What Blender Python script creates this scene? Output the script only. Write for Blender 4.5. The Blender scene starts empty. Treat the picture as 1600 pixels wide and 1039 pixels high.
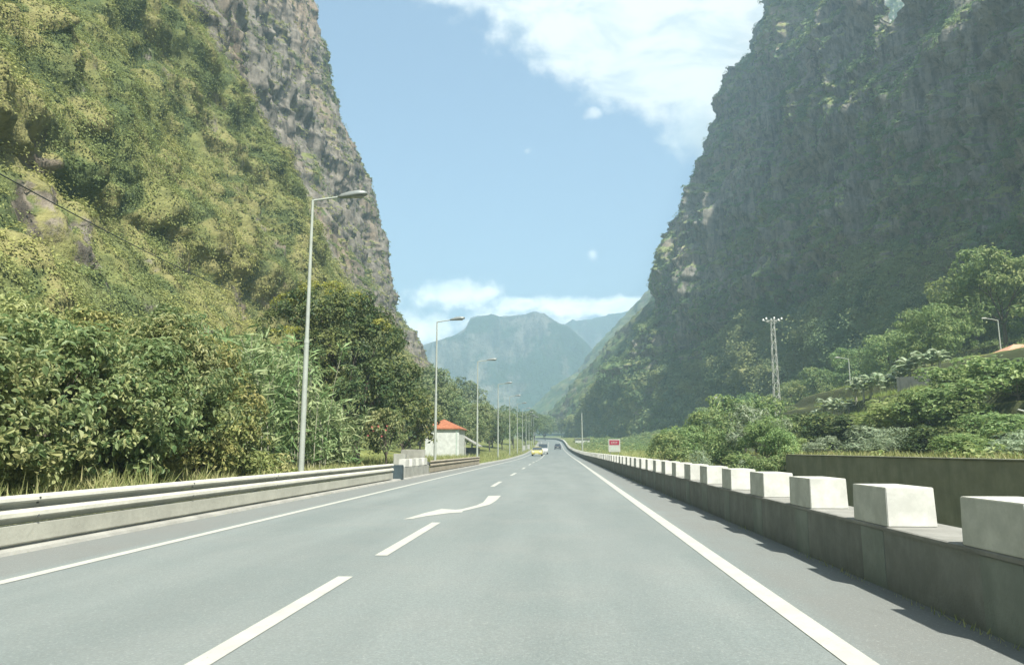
import bpy, bmesh, math, random
import numpy as np
from mathutils import Vector, Matrix
R = math.radians
S = bpy.context.scene
COL = S.collection

# ------------------------------------------------------------------ camera
PITCH, YAW, FPX = R(8.98), R(3.816), 1155.0
CAM = Vector((0, 0, 1.25))
cd = bpy.data.cameras.new("camera"); cam = bpy.data.objects.new("camera", cd); COL.objects.link(cam)
cd.sensor_width = 36; cd.lens = 36 * FPX / 1600; cd.clip_start = .05; cd.clip_end = 20000
cam.location = CAM; cam.rotation_euler = (R(90) + PITCH, 0, YAW)
S.camera = cam
CM = cam.rotation_euler.to_matrix()

def ray(px, py):
    return CM @ Vector(((px - 800) / FPX, -(py - 519.5) / FPX, -1))
def at(px, py, y):                       # the place seen at photo pixel (px, py), y metres up the road
    d = ray(px, py); return CAM + d * (y / d.y)

# ------------------------------------------------------------------ sun, sky, exposure
SUN_EL, SUN_AZ = R(55), R(147)           # azimuth measured from +Y (up the road) towards +X
sd = bpy.data.lights.new("sun", 'SUN'); so = bpy.data.objects.new("sun", sd); COL.objects.link(so)
sd.energy = 4.4; sd.angle = R(1.0); sd.color = (1, .955, .86)
tow = Vector((math.sin(SUN_AZ) * math.cos(SUN_EL), math.cos(SUN_AZ) * math.cos(SUN_EL), math.sin(SUN_EL)))
so.rotation_euler = tow.to_track_quat('Z', 'Y').to_euler()

S.view_settings.view_transform = 'Standard'; S.view_settings.look = 'None'
S.view_settings.gamma = 1; S.view_settings.exposure = 1.5
S.render.engine = 'CYCLES'
S.cycles.use_denoising = True; S.cycles.max_bounces = 6; S.cycles.diffuse_bounces = 3
S.cycles.transmission_bounces = 3; S.cycles.transparent_max_bounces = 6; S.cycles.volume_bounces = 1

class NT:                                # small node-tree writer
    def __init__(s, tree): s.t = tree; s.n = tree.nodes; s.l = tree.links
    def node(s, typ, ins=None, **kw):
        n = s.n.new(typ)
        for k, v in kw.items(): setattr(n, k, v)
        for k, v in (ins or {}).items(): s.put(n.inputs[k], v)
        return n
    def put(s, sock, v):
        if isinstance(v, bpy.types.NodeSocket): s.l.new(v, sock)
        elif isinstance(v, bpy.types.Node): s.l.new(v.outputs[0], sock)
        else:
            if isinstance(v, (tuple, list)) and sock.type == 'RGBA' and len(v) == 3: v = (*v, 1)
            sock.default_value = v
    def m(s, op, a, b=0.0, c=0.0, clamp=False):
        n = s.node('ShaderNodeMath', operation=op, use_clamp=clamp)
        s.put(n.inputs[0], a); s.put(n.inputs[1], b); s.put(n.inputs[2], c); return n.outputs[0]
    def noise(s, vec, scale, detail=4, rough=.55, dist=0.0):
        n = s.node('ShaderNodeTexNoise', {'Scale': scale, 'Detail': detail, 'Roughness': rough, 'Distortion': dist})
        if vec is not None: s.put(n.inputs['Vector'], vec)
        return n.outputs['Fac']
    def sstep(s, v, a, b, lo=0.0, hi=1.0):
        n = s.node('ShaderNodeMapRange', interpolation_type='SMOOTHSTEP')
        for k, x in zip(('Value', 'From Min', 'From Max', 'To Min', 'To Max'), (v, a, b, lo, hi)): s.put(n.inputs[k], x)
        return n.outputs[0]
    def mix(s, f, a, b, blend='MIX'):
        n = s.node('ShaderNodeMix', data_type='RGBA', blend_type=blend)
        s.put(n.inputs[0], f); s.put(n.inputs[6], a); s.put(n.inputs[7], b); return n.outputs[2]
    def scalevec(s, vec, sc):
        n = s.node('ShaderNodeVectorMath', operation='MULTIPLY'); s.put(n.inputs[0], vec); n.inputs[1].default_value = sc
        return n.outputs[0]

W = bpy.data.worlds.new("World"); S.world = W; W.use_nodes = True
w = NT(W.node_tree); w.n.clear()
SKY_K = .066
sky = w.node('ShaderNodeTexSky', sky_type='NISHITA', sun_disc=False, sun_elevation=SUN_EL, sun_rotation=SUN_AZ,
             altitude=100, air_density=1.0, dust_density=1.2, ozone_density=1.0)
skyc = w.mix(1.0, sky.outputs[0], (.96, 1.01, 1.0), 'MULTIPLY')
skyl = w.node('ShaderNodeVectorMath', {0: skyc}, operation='SCALE'); w.put(skyl.inputs['Scale'], SKY_K)
tc = w.node('ShaderNodeTexCoord'); sep = w.node('ShaderNodeSeparateXYZ', {0: tc.outputs['Generated']})
yy = w.m('MAXIMUM', sep.outputs[1], .05)
u = w.m('DIVIDE', sep.outputs[0], yy); v = w.m('DIVIDE', sep.outputs[2], yy)
fwd = w.sstep(sep.outputs[1], .05, .25)
uv = w.node('ShaderNodeCombineXYZ', {0: u, 1: v, 2: 0.0}).outputs[0]
n1 = w.m('SUBTRACT', w.noise(uv, 5.5, 7, .62, .3), .5); n2 = w.m('SUBTRACT', w.noise(uv, 17, 6, .6), .5)
n3 = w.noise(w.scalevec(uv, (1, 2.2, 1)), 8, 6, .6, .5)
def UV(px, py): d = ray(px, py); return d.x / d.y, d.z / d.y
def blob(px, py, rx, ry, soft=1.0, amp=1.0):
    (cu, cv), (du, _), (_, dv) = UV(px, py), UV(px + rx, py), UV(px, py - ry)
    a = w.m('DIVIDE', w.m('SUBTRACT', u, cu), abs(du - cu)); b = w.m('DIVIDE', w.m('SUBTRACT', v, cv), abs(dv - cv))
    r = w.m('SQRT', w.m('ADD', w.m('MULTIPLY', a, a), w.m('MULTIPLY', b, b)))
    e = w.m('ADD', w.m('SUBTRACT', 1.0, r), w.m('MULTIPLY', n2, 2.6))
    return w.sstep(w.m('ADD', e, w.m('MULTIPLY', n1, .9)), 0.0, soft, 0.0, amp)
(u0, v0), (u1, v1) = UV(690, -10), UV(1110, 245)
L = math.hypot(u1 - u0, v1 - v0); nx, ny = -(v1 - v0) / L, (u1 - u0) / L
if nx * 0 + ny * 1 < 0: nx, ny = -nx, -ny
side = w.m('ADD', w.m('MULTIPLY', w.m('SUBTRACT', u, u0), nx), w.m('MULTIPLY', w.m('SUBTRACT', v, v0), ny))
side = w.m('ADD', side, w.m('ADD', w.m('MULTIPLY', n1, .17), w.m('MULTIPLY', n2, .12)))
big = w.sstep(side, -.03, .03, 0.0, .98)
cl = big
for a in ((700, 460, 85, 30, .7, .95), (655, 515, 95, 38, 1.0, .85), (905, 481, 175, 21, .7, .97), (1010, 474, 120, 14, .7, .9),
          (820, 476, 62, 17, .6, .97), (800, 505, 160, 24, .9, .9), (928, 178, 17, 13, .9, .75), (926, 397, 11, 12, 1.0, .5), (824, 236, 7, 6, 1.2, .5)):
    cl = w.m('MAXIMUM', cl, blob(*a))
back = w.sstep(w.noise(tc.outputs['Generated'], 2.2, 6, .6), .52, .68, 0.0, .8)
cl = w.m('ADD', w.m('MULTIPLY', cl, fwd), w.m('MULTIPLY', back, w.m('SUBTRACT', 1.0, fwd)))
ccol = w.mix(w.sstep(n3, .33, .56), (.29, .325, .335), (.46, .462, .44))
lowk = w.sstep(v, .12, .38, 2.6, .95)
csc = w.node('ShaderNodeVectorMath', {0: ccol}, operation='SCALE'); w.put(csc.inputs['Scale'], lowk); ccol = csc.outputs[0]
fin = w.mix(cl, skyl.outputs[0], ccol)
bg = w.node('ShaderNodeBackground', {'Color': fin, 'Strength': 1.0})
w.l.new(bg.outputs[0], w.node('ShaderNodeOutputWorld').inputs[0])

# ------------------------------------------------------------------ numeric noise
def _h(ix, iy, iz, seed):
    n = (ix.astype(np.uint32) * np.uint32(374761393) + iy.astype(np.uint32) * np.uint32(668265263)
         + iz.astype(np.uint32) * np.uint32(2147483647) + np.uint32(seed * 974711 % 4294967295))
    n = (n ^ (n >> np.uint32(13))) * np.uint32(1274126177); n = n ^ (n >> np.uint32(16))
    n = n * np.uint32(2246822519); n = n ^ (n >> np.uint32(15))
    return (n & np.uint32(0xffffff)).astype(np.float64) / 0xffffff
def vn(p, seed=0):
    f = np.floor(p); i = f.astype(np.int64); t = p - f; t = t * t * t * (t * (t * 6 - 15) + 10)
    o = 0
    for a in (0, 1):
        wx = t[:, 0] if a else 1 - t[:, 0]
        for b in (0, 1):
            wy = t[:, 1] if b else 1 - t[:, 1]
            for c in (0, 1):
                wz = t[:, 2] if c else 1 - t[:, 2]
                o = o + wx * wy * wz * _h(i[:, 0] + a, i[:, 1] + b, i[:, 2] + c, seed)
    return o * 2 - 1
def fbm(p, octv=4, seed=0, gain=.5, ridged=False):
    s = 0; a = 1; tot = 0; q = np.array(p, float)
    for k in range(octv):
        x = vn(q, seed + k * 7)
        if ridged: x = 1 - 2 * np.abs(x)
        s = s + a * x; tot += a; a *= gain; q = q * 2.03 + 17.3
    return s / tot
def worley(p, seed=0):
    c = np.floor(p).astype(np.int64); best = np.full(len(p), 9.); cid = np.zeros(len(p))
    for a in (-1, 0, 1):
        for b in (-1, 0, 1):
            for d in (-1, 0, 1):
                i, j, k = c[:, 0] + a, c[:, 1] + b, c[:, 2] + d
                h = _h(i, j, k, seed); h2 = (h * 7919.13) % 1; h3 = (h * 104729.7) % 1
                q = (p[:, 0] - i - h) ** 2 + (p[:, 1] - j - h2) ** 2 + (p[:, 2] - k - h3) ** 2
                m_ = q < best; best[m_] = q[m_]; cid[m_] = ((h * 3571.7) % 1)[m_]
    return np.sqrt(best), cid
def smooth(x): x = np.clip(x, 0, 1); return x * x * (3 - 2 * x)

# ------------------------------------------------------------------ helpers
def tag(o, label=None, cat=None, group=None, kind=None):
    for k, x in (('label', label), ('category', cat), ('group', group), ('kind', kind)):
        if x: o[k] = x
    return o
def empty(name, loc, label, cat, group=None, rz=0):
    o = bpy.data.objects.new(name, None); COL.objects.link(o); o.location = loc; o.rotation_euler.z = rz
    return tag(o, label, cat, group)
def link(name, me, mat, parent=None, loc=None):
    if mat is not None: me.materials.append(mat)
    o = bpy.data.objects.new(name, me); COL.objects.link(o)
    if parent: o.parent = parent
    if loc is not None: o.location = loc
    return o
def np_mesh(name, verts, quads, smooth_=False):
    me = bpy.data.meshes.new(name); verts = np.asarray(verts, np.float32); quads = np.asarray(quads, np.int32)
    nv, nf = len(verts), len(quads); k = quads.shape[1]
    me.vertices.add(nv); me.vertices.foreach_set('co', verts.ravel())
    me.loops.add(nf * k); me.loops.foreach_set('vertex_index', quads.ravel())
    me.polygons.add(nf); me.polygons.foreach_set('loop_start', np.arange(nf, dtype=np.int32) * k)
    me.polygons.foreach_set('loop_total', np.full(nf, k, np.int32))
    me.polygons.foreach_set('use_smooth', np.full(nf, smooth_))
    me.update(); me.validate(); return me
def grid_mesh(name, P, smooth_=True):
    a, b = P.shape[:2]; idx = np.arange(a * b).reshape(a, b)
    q = np.stack([idx[:-1, :-1], idx[1:, :-1], idx[1:, 1:], idx[:-1, 1:]], -1).reshape(-1, 4)
    return np_mesh(name, P.reshape(-1, 3), q, smooth_)
class MB:
    def __init__(s): s.b = bmesh.new()
    def box(s, x0, x1, y0, y1, z0, z1, bev=0, top=1.0):
        cx, cy = (x0 + x1) / 2, (y0 + y1) / 2; v = []
        for z, k in ((z0, 1), (z1, top)):
            for x, y in ((x0, y0), (x1, y0), (x1, y1), (x0, y1)):
                v.append(s.b.verts.new((cx + (x - cx) * k, cy + (y - cy) * k, z)))
        F = [s.b.faces.new([v[i] for i in f]) for f in ((3, 2, 1, 0), (4, 5, 6, 7), (0, 1, 5, 4), (1, 2, 6, 5), (2, 3, 7, 6), (3, 0, 4, 7))]
        if bev: bmesh.ops.bevel(s.b, geom=list({e for f in F for e in f.edges}), offset=bev, segments=2, affect='EDGES')
        return s
    def tube(s, pts, r0, r1=None, n=8, caps=True):
        pts = [Vector(p) for p in pts]; r1 = r0 if r1 is None else r1; rings = []
        for i, p in enumerate(pts):
            d = (pts[min(i + 1, len(pts) - 1)] - pts[max(i - 1, 0)]).normalized()
            a = d.orthogonal().normalized() if i == 0 else (a - d * a.dot(d)).normalized()
            b = d.cross(a); r = r0 + (r1 - r0) * i / max(1, len(pts) - 1)
            rings.append([s.b.verts.new(p + (a * math.cos(2 * math.pi * k / n) + b * math.sin(2 * math.pi * k / n)) * r) for k in range(n)])
        for A, B in zip(rings, rings[1:]):
            for k in range(n): s.b.faces.new((A[k], A[(k + 1) % n], B[(k + 1) % n], B[k])).smooth = True
        if caps:
            for q in (rings[0][::-1], rings[-1]): s.b.faces.new([s.b.verts.new(v_.co) for v_ in q])
        return s
    def poly(s, pts): s.b.faces.new([s.b.verts.new(p) for p in pts]); return s
    def prism(s, prof, x0, x1, inset=None):      # profile in (y, z), extruded along x
        a = [s.b.verts.new((x0, y, z)) for y, z in prof]; b = [s.b.verts.new((x1, y, z)) for y, z in prof]
        s.b.faces.new(a); s.b.faces.new(b[::-1])
        for i in range(len(prof)):
            j = (i + 1) % len(prof); s.b.faces.new((a[j], a[i], b[i], b[j]))
        return s
    def sweep(s, prof, path, closed=False):      # profile in (x, z) offsets swept along path of points
        rows = [[s.b.verts.new((p[0] + x, p[1], p[2] + z)) for x, z in prof] for p in path]
        n = len(prof)
        for A, B in zip(rows, rows[1:]):
            for k in range(n if closed else n - 1): s.b.faces.new((A[k], A[(k + 1) % n], B[(k + 1) % n], B[k]))
        if closed: s.b.faces.new(rows[0]); s.b.faces.new(rows[-1][::-1])
        return s
    def mesh(s, name):
        bmesh.ops.recalc_face_normals(s.b, faces=s.b.faces)
        me = bpy.data.meshes.new(name); s.b.to_mesh(me); s.b.free(); return me
    def build(s, name, mat, parent=None, loc=None): return link(name, s.mesh(name), mat, parent, loc)
def copy_tree(o, parent=None):
    c = o.copy(); COL.objects.link(c)
    if parent: c.parent = parent
    for ch in list(o.children): copy_tree(ch, c)
    return c

# ------------------------------------------------------------------ materials
def mat(name): 
    m = bpy.data.materials.new(name); m.use_nodes = True; t = NT(m.node_tree); t.n.clear()
    return m, t
def finish(t, col, rough=.8, bump=None, bd=.02, spec=.3, metal=0.0, bstr=1.0):
    p = t.node('ShaderNodeBsdfPrincipled', {'Base Color': col, 'Roughness': rough, 'Specular IOR Level': spec, 'Metallic': metal})
    if bump is not None:
        b = t.node('ShaderNodeBump', {'Height': bump, 'Distance': bd, 'Strength': bstr}); t.l.new(b.outputs[0], p.inputs['Normal'])
    t.l.new(p.outputs[0], t.node('ShaderNodeOutputMaterial').inputs[0]); return p
def simple(name, c, rough=.6, var=.25, scale=3, metal=0.0, spec=.4, bd=.004):
    m, t = mat(name); g = t.node('ShaderNodeNewGeometry').outputs['Position']
    n = t.noise(g, scale, 5); n2 = t.noise(g, scale * 9, 3)
    f = t.m('ADD', t.m('MULTIPLY', n, .7), t.m('MULTIPLY', n2, .3))
    col = t.mix(t.sstep(f, .3, .7), tuple(x * (1 - var) for x in c), tuple(min(1, x * (1 + var)) for x in c))
    finish(t, col, rough, n2, bd, spec, metal); return m

def road_mat():
    m, t = mat("asphalt"); g = t.node('ShaderNodeNewGeometry').outputs['Position']
    s = t.node('ShaderNodeSeparateXYZ', {0: g})
    big_ = t.noise(t.scalevec(g, (1, .12, 1)), .9, 5); mid = t.noise(g, .7, 5, .6); fine = t.noise(g, 46, 4, .75)
    c = t.mix(t.sstep(big_, .3, .7), (.136, .164, .158), (.182, .210, .201))
    c = t.mix(t.sstep(mid, .35, .75, 0, .35), c, (.215, .22, .205))
    c = t.mix(t.sstep(fine, .36, .7), t.mix(.38, c, (.07, .08, .08)), c)
    tr = t.m('ABSOLUTE', t.m('SUBTRACT', t.m('ABSOLUTE', t.m('ADD', s.outputs[0], .15)), .8))
    c = t.mix(t.m('MULTIPLY', t.sstep(tr, .0, .35, .16, 0), t.sstep(big_, .3, .6)), c, (.12, .14, .14))
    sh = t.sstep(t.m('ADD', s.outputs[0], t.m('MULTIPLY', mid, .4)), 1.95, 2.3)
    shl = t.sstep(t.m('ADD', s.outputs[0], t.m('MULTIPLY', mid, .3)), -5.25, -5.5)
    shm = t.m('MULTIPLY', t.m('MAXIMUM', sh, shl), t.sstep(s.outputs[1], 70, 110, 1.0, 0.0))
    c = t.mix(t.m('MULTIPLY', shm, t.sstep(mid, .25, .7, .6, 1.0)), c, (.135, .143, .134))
    pa = t.noise(t.scalevec(g, (1, .25, 1)), .35, 2, .4); c = t.mix(t.sstep(pa, .52, .535, 0, .22), c, (.135, .155, .15))
    cr = t.node('ShaderNodeTexVoronoi', {'Vector': g, 'Scale': 60.0}).outputs[0]; c = t.mix(t.sstep(cr, .62, .95, 0, .3), c, (.3, .31, .29))
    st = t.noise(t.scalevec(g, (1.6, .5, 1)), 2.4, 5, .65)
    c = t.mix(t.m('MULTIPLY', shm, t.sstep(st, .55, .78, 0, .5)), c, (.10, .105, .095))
    finish(t, c, .82, fine, .008, .35); return m
def concrete(name, c, streak=.5, dark=(.05, .06, .055), rough=.85, sc=1.0, bump=.012):
    m, t = mat(name); g = t.node('ShaderNodeNewGeometry').outputs['Position']
    st = t.noise(t.scalevec(g, (2.2 * sc, 2.2 * sc, .22)), 1.0, 5, .6); n = t.noise(g, 2.5 * sc, 6, .65); f = t.noise(g, 40, 4, .7)
    col = t.mix(t.sstep(n, .3, .75), tuple(x * .8 for x in c), tuple(x * 1.12 for x in c))
    col = t.mix(t.m('MULTIPLY', t.sstep(st, .45, .72), streak), col, dark)
    col = t.mix(t.sstep(f, .55, .75, 0, .35), col, tuple(x * .6 for x in c))
    finish(t, col, rough, t.m('ADD', n, t.m('MULTIPLY', f, .4)), bump, .25); return m
def paint():
    m, t = mat("road_paint"); g = t.node('ShaderNodeNewGeometry').outputs['Position']
    n = t.noise(g, 30, 5, .7); k = t.noise(g, 3, 4)
    c = t.mix(t.sstep(k, .3, .7), (.36, .365, .325), (.32, .325, .29))
    c = t.mix(t.sstep(t.noise(g, 7, 6, .75), .52, .68, 0, .4), c, (.24, .25, .235)); c = t.mix(t.sstep(n, .57, .70, 0, .8), c, (.19, .21, .20)); finish(t, c, .7, n, .002); return m
def leafmat(name, a, b, c=None, nsc=.35, trans=.3, spec=.35, rough=.5, tint=False, K=1.45):
    a, b = tuple(x * K for x in a), tuple(x * K for x in b); c = c and tuple(x * K for x in c)
    # a..b spread from leaf to leaf, c: patches of another tint
    m, t = mat(name); g = t.node('ShaderNodeNewGeometry')
    rnd = g.outputs['Random Per Island']
    if tint: rnd = t.m('ADD', t.m('MULTIPLY', rnd, .35), t.m('MULTIPLY', t.node('ShaderNodeAttribute', attribute_name='tint').outputs['Fac'], .7), clamp=True)
    oi = t.node('ShaderNodeObjectInfo').outputs['Random']
    n = t.noise(g.outputs['Position'], nsc, 4, .6)
    col = t.mix(rnd, a, b)
    if c: col = t.mix(t.sstep(t.m('ADD', n, t.m('MULTIPLY', rnd, .15)), .50, .72, 0, .85), col, c)
    h = t.node('ShaderNodeHueSaturation', {'Hue': t.m('ADD', .488, t.m('MULTIPLY', oi, .024)), 'Saturation': .95, 'Value': t.m('ADD', .85, t.m('MULTIPLY', oi, .3)), 'Color': col})
    p = t.node('ShaderNodeBsdfPrincipled', {'Base Color': h.outputs[0], 'Roughness': rough, 'Specular IOR Level': spec})
    tr = t.node('ShaderNodeBsdfTranslucent', {'Color': t.mix(.5, h.outputs[0], tuple(min(1, x * 1.6) for x in b))})
    mx = t.node('ShaderNodeMixShader', {0: trans}); t.l.new(p.outputs[0], mx.inputs[1]); t.l.new(tr.outputs[0], mx.inputs[2])
    t.l.new(mx.outputs[0], t.node('ShaderNodeOutputMaterial').inputs[0]); return m
def rockmat(name, rocka, rockb, vega, vegb, vegc, fine=1.0, bd=.5):
    m, t = mat(name); g = t.node('ShaderNodeNewGeometry').outputs['Position']
    at_ = t.node('ShaderNodeAttribute', attribute_name='veg').outputs['Fac']
    col_n = t.noise(t.scalevec(g, (.5 * fine, .5 * fine, .09 * fine)), 1.0, 7, .68)
    n = t.noise(g, .22 * fine, 8, .68); n2 = t.noise(g, .03 * fine, 4)
    f = t.noise(g, .9 * fine, 5, .7)
    rock = t.mix(t.sstep(col_n, .32, .66), rocka, rockb)
    rock = t.mix(t.sstep(n2, .48, .7, 0, .6), rock, tuple(x * y for x, y in zip(rockb, (1.25, 1.0, .8))))
    rock = t.mix(t.sstep(t.noise(t.scalevec(g, (.42 * fine, .42 * fine, .05 * fine)), 1, 5, .6), .52, .64, 0, .75), rock, tuple(x * .4 for x in rocka))
    rock = t.mix(t.sstep(f, .5, .72, 0, .7), rock, tuple(x * .35 for x in rocka))
    ti = t.node('ShaderNodeAttribute', attribute_name='tint').outputs['Fac']
    veg = t.mix(t.sstep(t.m('ADD', t.m('MULTIPLY', n, .6), t.m('MULTIPLY', ti, .4)), .35, .62), vega, vegb); veg = t.mix(t.sstep(t.m('ADD', n2, t.m('MULTIPLY', ti, .45)), .62, .9), veg, vegc)
    veg = t.mix(t.sstep(f, .46, .66, 0, .55), veg, tuple(x * .5 for x in vega))  # dark flecks paint shade between shrubs into the plant colour
    k = t.sstep(t.m('ADD', at_, t.m('MULTIPLY', t.m('SUBTRACT', n, .5), 2.6)), .38, .62)
    c = t.mix(k, rock, veg)
    finish(t, c, .95, t.m('ADD', t.m('MULTIPLY', col_n, .6), t.m('ADD', n, t.m('MULTIPLY', f, .5))), bd, .1); return m

M = {}
M['asphalt'] = road_mat(); M['paint'] = paint()
M['wall'] = concrete('stained_concrete', (.185, .195, .18), .45, (.095, .108, .10), sc=1.3)
M['wall_far'] = concrete('weathered_concrete', (.23, .23, .21), .5, (.125, .135, .125), sc=.5)
M['pale'] = concrete('pale_concrete', (.31, .315, .28), .3, (.17, .17, .145))
M['kerb'] = concrete('kerb_concrete', (.26, .26, .235), .3, (.12, .12, .1))
M['white'] = concrete('white_painted_concrete', (.47, .475, .43), .10, (.33, .34, .29), sc=1.5, bump=.0012)
M['capw'] = concrete('wall_top_concrete', (.22, .22, .2), .3)
M['zinc'] = simple('galvanised_steel', (.46, .455, .39), .6, .12, 1.2, 0)
M['plate'] = simple('painted_steel_plate', (.36, .36, .305), .6, .14, 1.5, 0)
M['darkrail'] = simple('dark_rail_steel', (.08, .09, .085), .6)  # dark steel tone for guardrail bolts and posts
M['post'] = simple('lamp_post_steel', (.30, .33, .29), .6, .1, 4, 0)
M['lamp'] = simple('lamp_housing', (.20, .22, .21), .4, .1, 4, .2)
M['glass_lamp'] = simple('lamp_cover', (.35, .36, .33), .2)
M['rust'] = simple('warm_weathered_rail', (.27, .24, .18), .7, .2, 1.2)
M['bark'] = simple('bark', (.10, .085, .065), .9, .4, 6, bd=.03)
M['palebark'] = simple('pale_stem', (.30, .29, .22), .9, .3, 6)
M['plaster'] = concrete('white_plaster', (.50, .52, .49), .05, (.36, .37, .34))
M['dark'] = simple('shade_toned_concrete', (.035, .055, .06), .7, .3, 5)  # shaded look of the end pillar put into its dark teal colour
M['shed_shade_grille'] = simple('painted_shade_and_grille', (.03, .04, .04), .6)  # black for the car grilles and the painted shade in the shed
M['cable'] = simple('black_cable', (.02, .025, .025), .6)
M['steel'] = simple('pylon_steel', (.42, .44, .40), .5, .15, 4, .3)
M['insul'] = simple('porcelain', (.75, .77, .72), .3, .05)
M['red'] = simple('red_sign_face', (.26, .025, .05), .5, .05)
M['wsign'] = simple('white_sign_face', (.36, .37, .335), .5, .05)
M['gsign'] = simple('grey_green_sign_face', (.35, .42, .36), .5, .1)
M['tyre'] = simple('rubber', (.02, .02, .02), .9)
M['glass'] = simple('car_glass', (.03, .04, .045), .1, .1, 2, 0, .8)
M['yellow'] = simple('yellow_paint', (.45, .40, .12), .35, .04)
M['carwhite'] = simple('white_car_paint', (.42, .43, .41), .35, .04)
M['cardark'] = simple('dark_car_paint', (.04, .05, .06), .3, .04)
M['headlamp'] = simple('headlamp_lens', (.7, .72, .7), .15, .05)
M['plateno'] = simple('number_plate', (.6, .6, .5), .5, .02)
M['reds'] = simple('red_lens', (.35, .02, .02), .3)
m, t = mat('roof_tiles'); g = t.node('ShaderNodeTexCoord').outputs['Object']
wv = t.node('ShaderNodeTexWave', {'Vector': g, 'Scale': 2.2, 'Distortion': .4}, bands_direction='X').outputs[1]
nn = t.noise(g, 3, 5)
finish(t, t.mix(t.sstep(nn, .3, .7), (.28, .095, .045), (.36, .145, .075)), .8, wv, .04); M['roof'] = m

# leaf tints
M['lf_shrub'] = leafmat('broadleaf', (.045, .085, .030), (.15, .19, .075), (.21, .21, .085), .45, .33, .35, .5, K=1.6)
M['lf_shrub2'] = leafmat('broadleaf_yellowish', (.06, .095, .028), (.17, .19, .065), (.21, .19, .065), .5, .33, .3, .5, K=1.6)
M['lf_cane'] = leafmat('cane_blades', (.06, .11, .035), (.15, .20, .08), (.20, .22, .11), .5, .3, .25, .55)
M['lf_tree'] = leafmat('dense_tree_leaves', (.032, .068, .024), (.10, .14, .048), (.17, .18, .05), .28, .28, .25, .5, K=.95)
M['lf_topl'] = leafmat('top_lit_yellow_leaves', (.09, .115, .02), (.23, .22, .04), None, .3, .35, .3, .5)  # light on top of the dense tree put into yellower leaves
M['lf_mid'] = leafmat('mid_tree_leaves', (.055, .095, .038), (.135, .175, .07), (.17, .19, .08), .08, .3, .3, .55)
M['lf_right'] = leafmat('hillside_leaves', (.06, .108, .036), (.128, .178, .064), (.165, .19, .066), .12, .34, .3, .55, K=1.8)
M['lf_pale'] = leafmat('pale_feathery_leaves', (.09, .13, .075), (.19, .23, .14), None, .3, .3, .4, .5)
M['lf_banana'] = leafmat('banana_leaves', (.09, .14, .06), (.26, .30, .20), None, .3, .3, .6, .35)
M['lf_dry'] = leafmat('weeds', (.09, .12, .03), (.21, .23, .08), (.27, .25, .12), .9, .3, .3, .6)
M['lf_scrub_l'] = leafmat('sunny_scrub', (.068, .098, .036), (.17, .19, .06), (.225, .215, .07), .035, .25, .15, .7, True, 1.4)
M['lf_scrub_r'] = leafmat('shady_scrub', (.055, .09, .042), (.12, .165, .072), (.17, .18, .07), .03, .25, .15, .7, True, 1.75)
M['petal'] = leafmat('red_petals', (.30, .07, .06), (.36, .12, .10))
M['cliffl'] = rockmat('sunny_cliff', (.085, .078, .064), (.22, .20, .165), (.075, .10, .04), (.16, .175, .062), (.20, .19, .08), 1.0, .6)
M['cliffr'] = rockmat('shady_cliff', (.13, .128, .108), (.29, .27, .23), (.125, .175, .075), (.20, .25, .105), (.27, .28, .125), 1.0, .6)
M['hills'] = rockmat('wooded_hill', (.09, .085, .06), (.16, .15, .11), (.05, .085, .035), (.10, .14, .055), (.15, .16, .07), .5, 1.5)
M['mount'] = rockmat('far_mountain', (.02, .03, .025), (.20, .19, .15), (.02, .045, .02), (.08, .105, .045), (.17, .165, .09), .04, 30)  # wide tone contrast stands in for light and shade on the folds
m, t = mat('ground_grass'); g_ = t.node('ShaderNodeNewGeometry'); g = g_.outputs['Position']
nz = t.node('ShaderNodeSeparateXYZ', {0: g_.outputs['Normal']}).outputs[2]
n = t.noise(g, .35, 6, .65); f = t.noise(g, 5, 4, .7)
c = t.mix(t.sstep(n, .3, .7), (.09, .115, .035), (.19, .20, .06)); c = t.mix(t.sstep(f, .5, .75, 0, .6), c, (.06, .075, .03))
c = t.mix(t.sstep(nz, .93, .80), c, t.mix(n, (.05, .07, .03), (.10, .10, .05)))
finish(t, c, .95, f, .08, .1); M['ground'] = m

# ------------------------------------------------------------------ road geometry
_y = np.arange(-80, 1200, 1.0)
_z = np.interp(_y, [0, 100, 150, 200, 250, 300, 350, 400, 700], [0, 0, .35, 1.1, 2.5, 4.2, 5.6, 6.6, 11])
_s = np.interp(_y, [0, 90, 150, 200, 250, 300, 350, 400, 500, 700], [0, 0, .5, 1.2, 1.7, 2.5, 5, 10, 26, 70])
k_ = np.ones(31) / 31
_z = np.convolve(np.pad(_z, 15, 'edge'), k_, 'valid'); _s = np.convolve(np.pad(_s, 15, 'edge'), k_, 'valid')
def rz(y): return np.interp(y, _y, _z)
def sh(y): return np.interp(y, _y, _s)
def road_pt(x, y, dz=0): return (float(x - sh(y)), float(y), float(rz(y) + dz))

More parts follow.
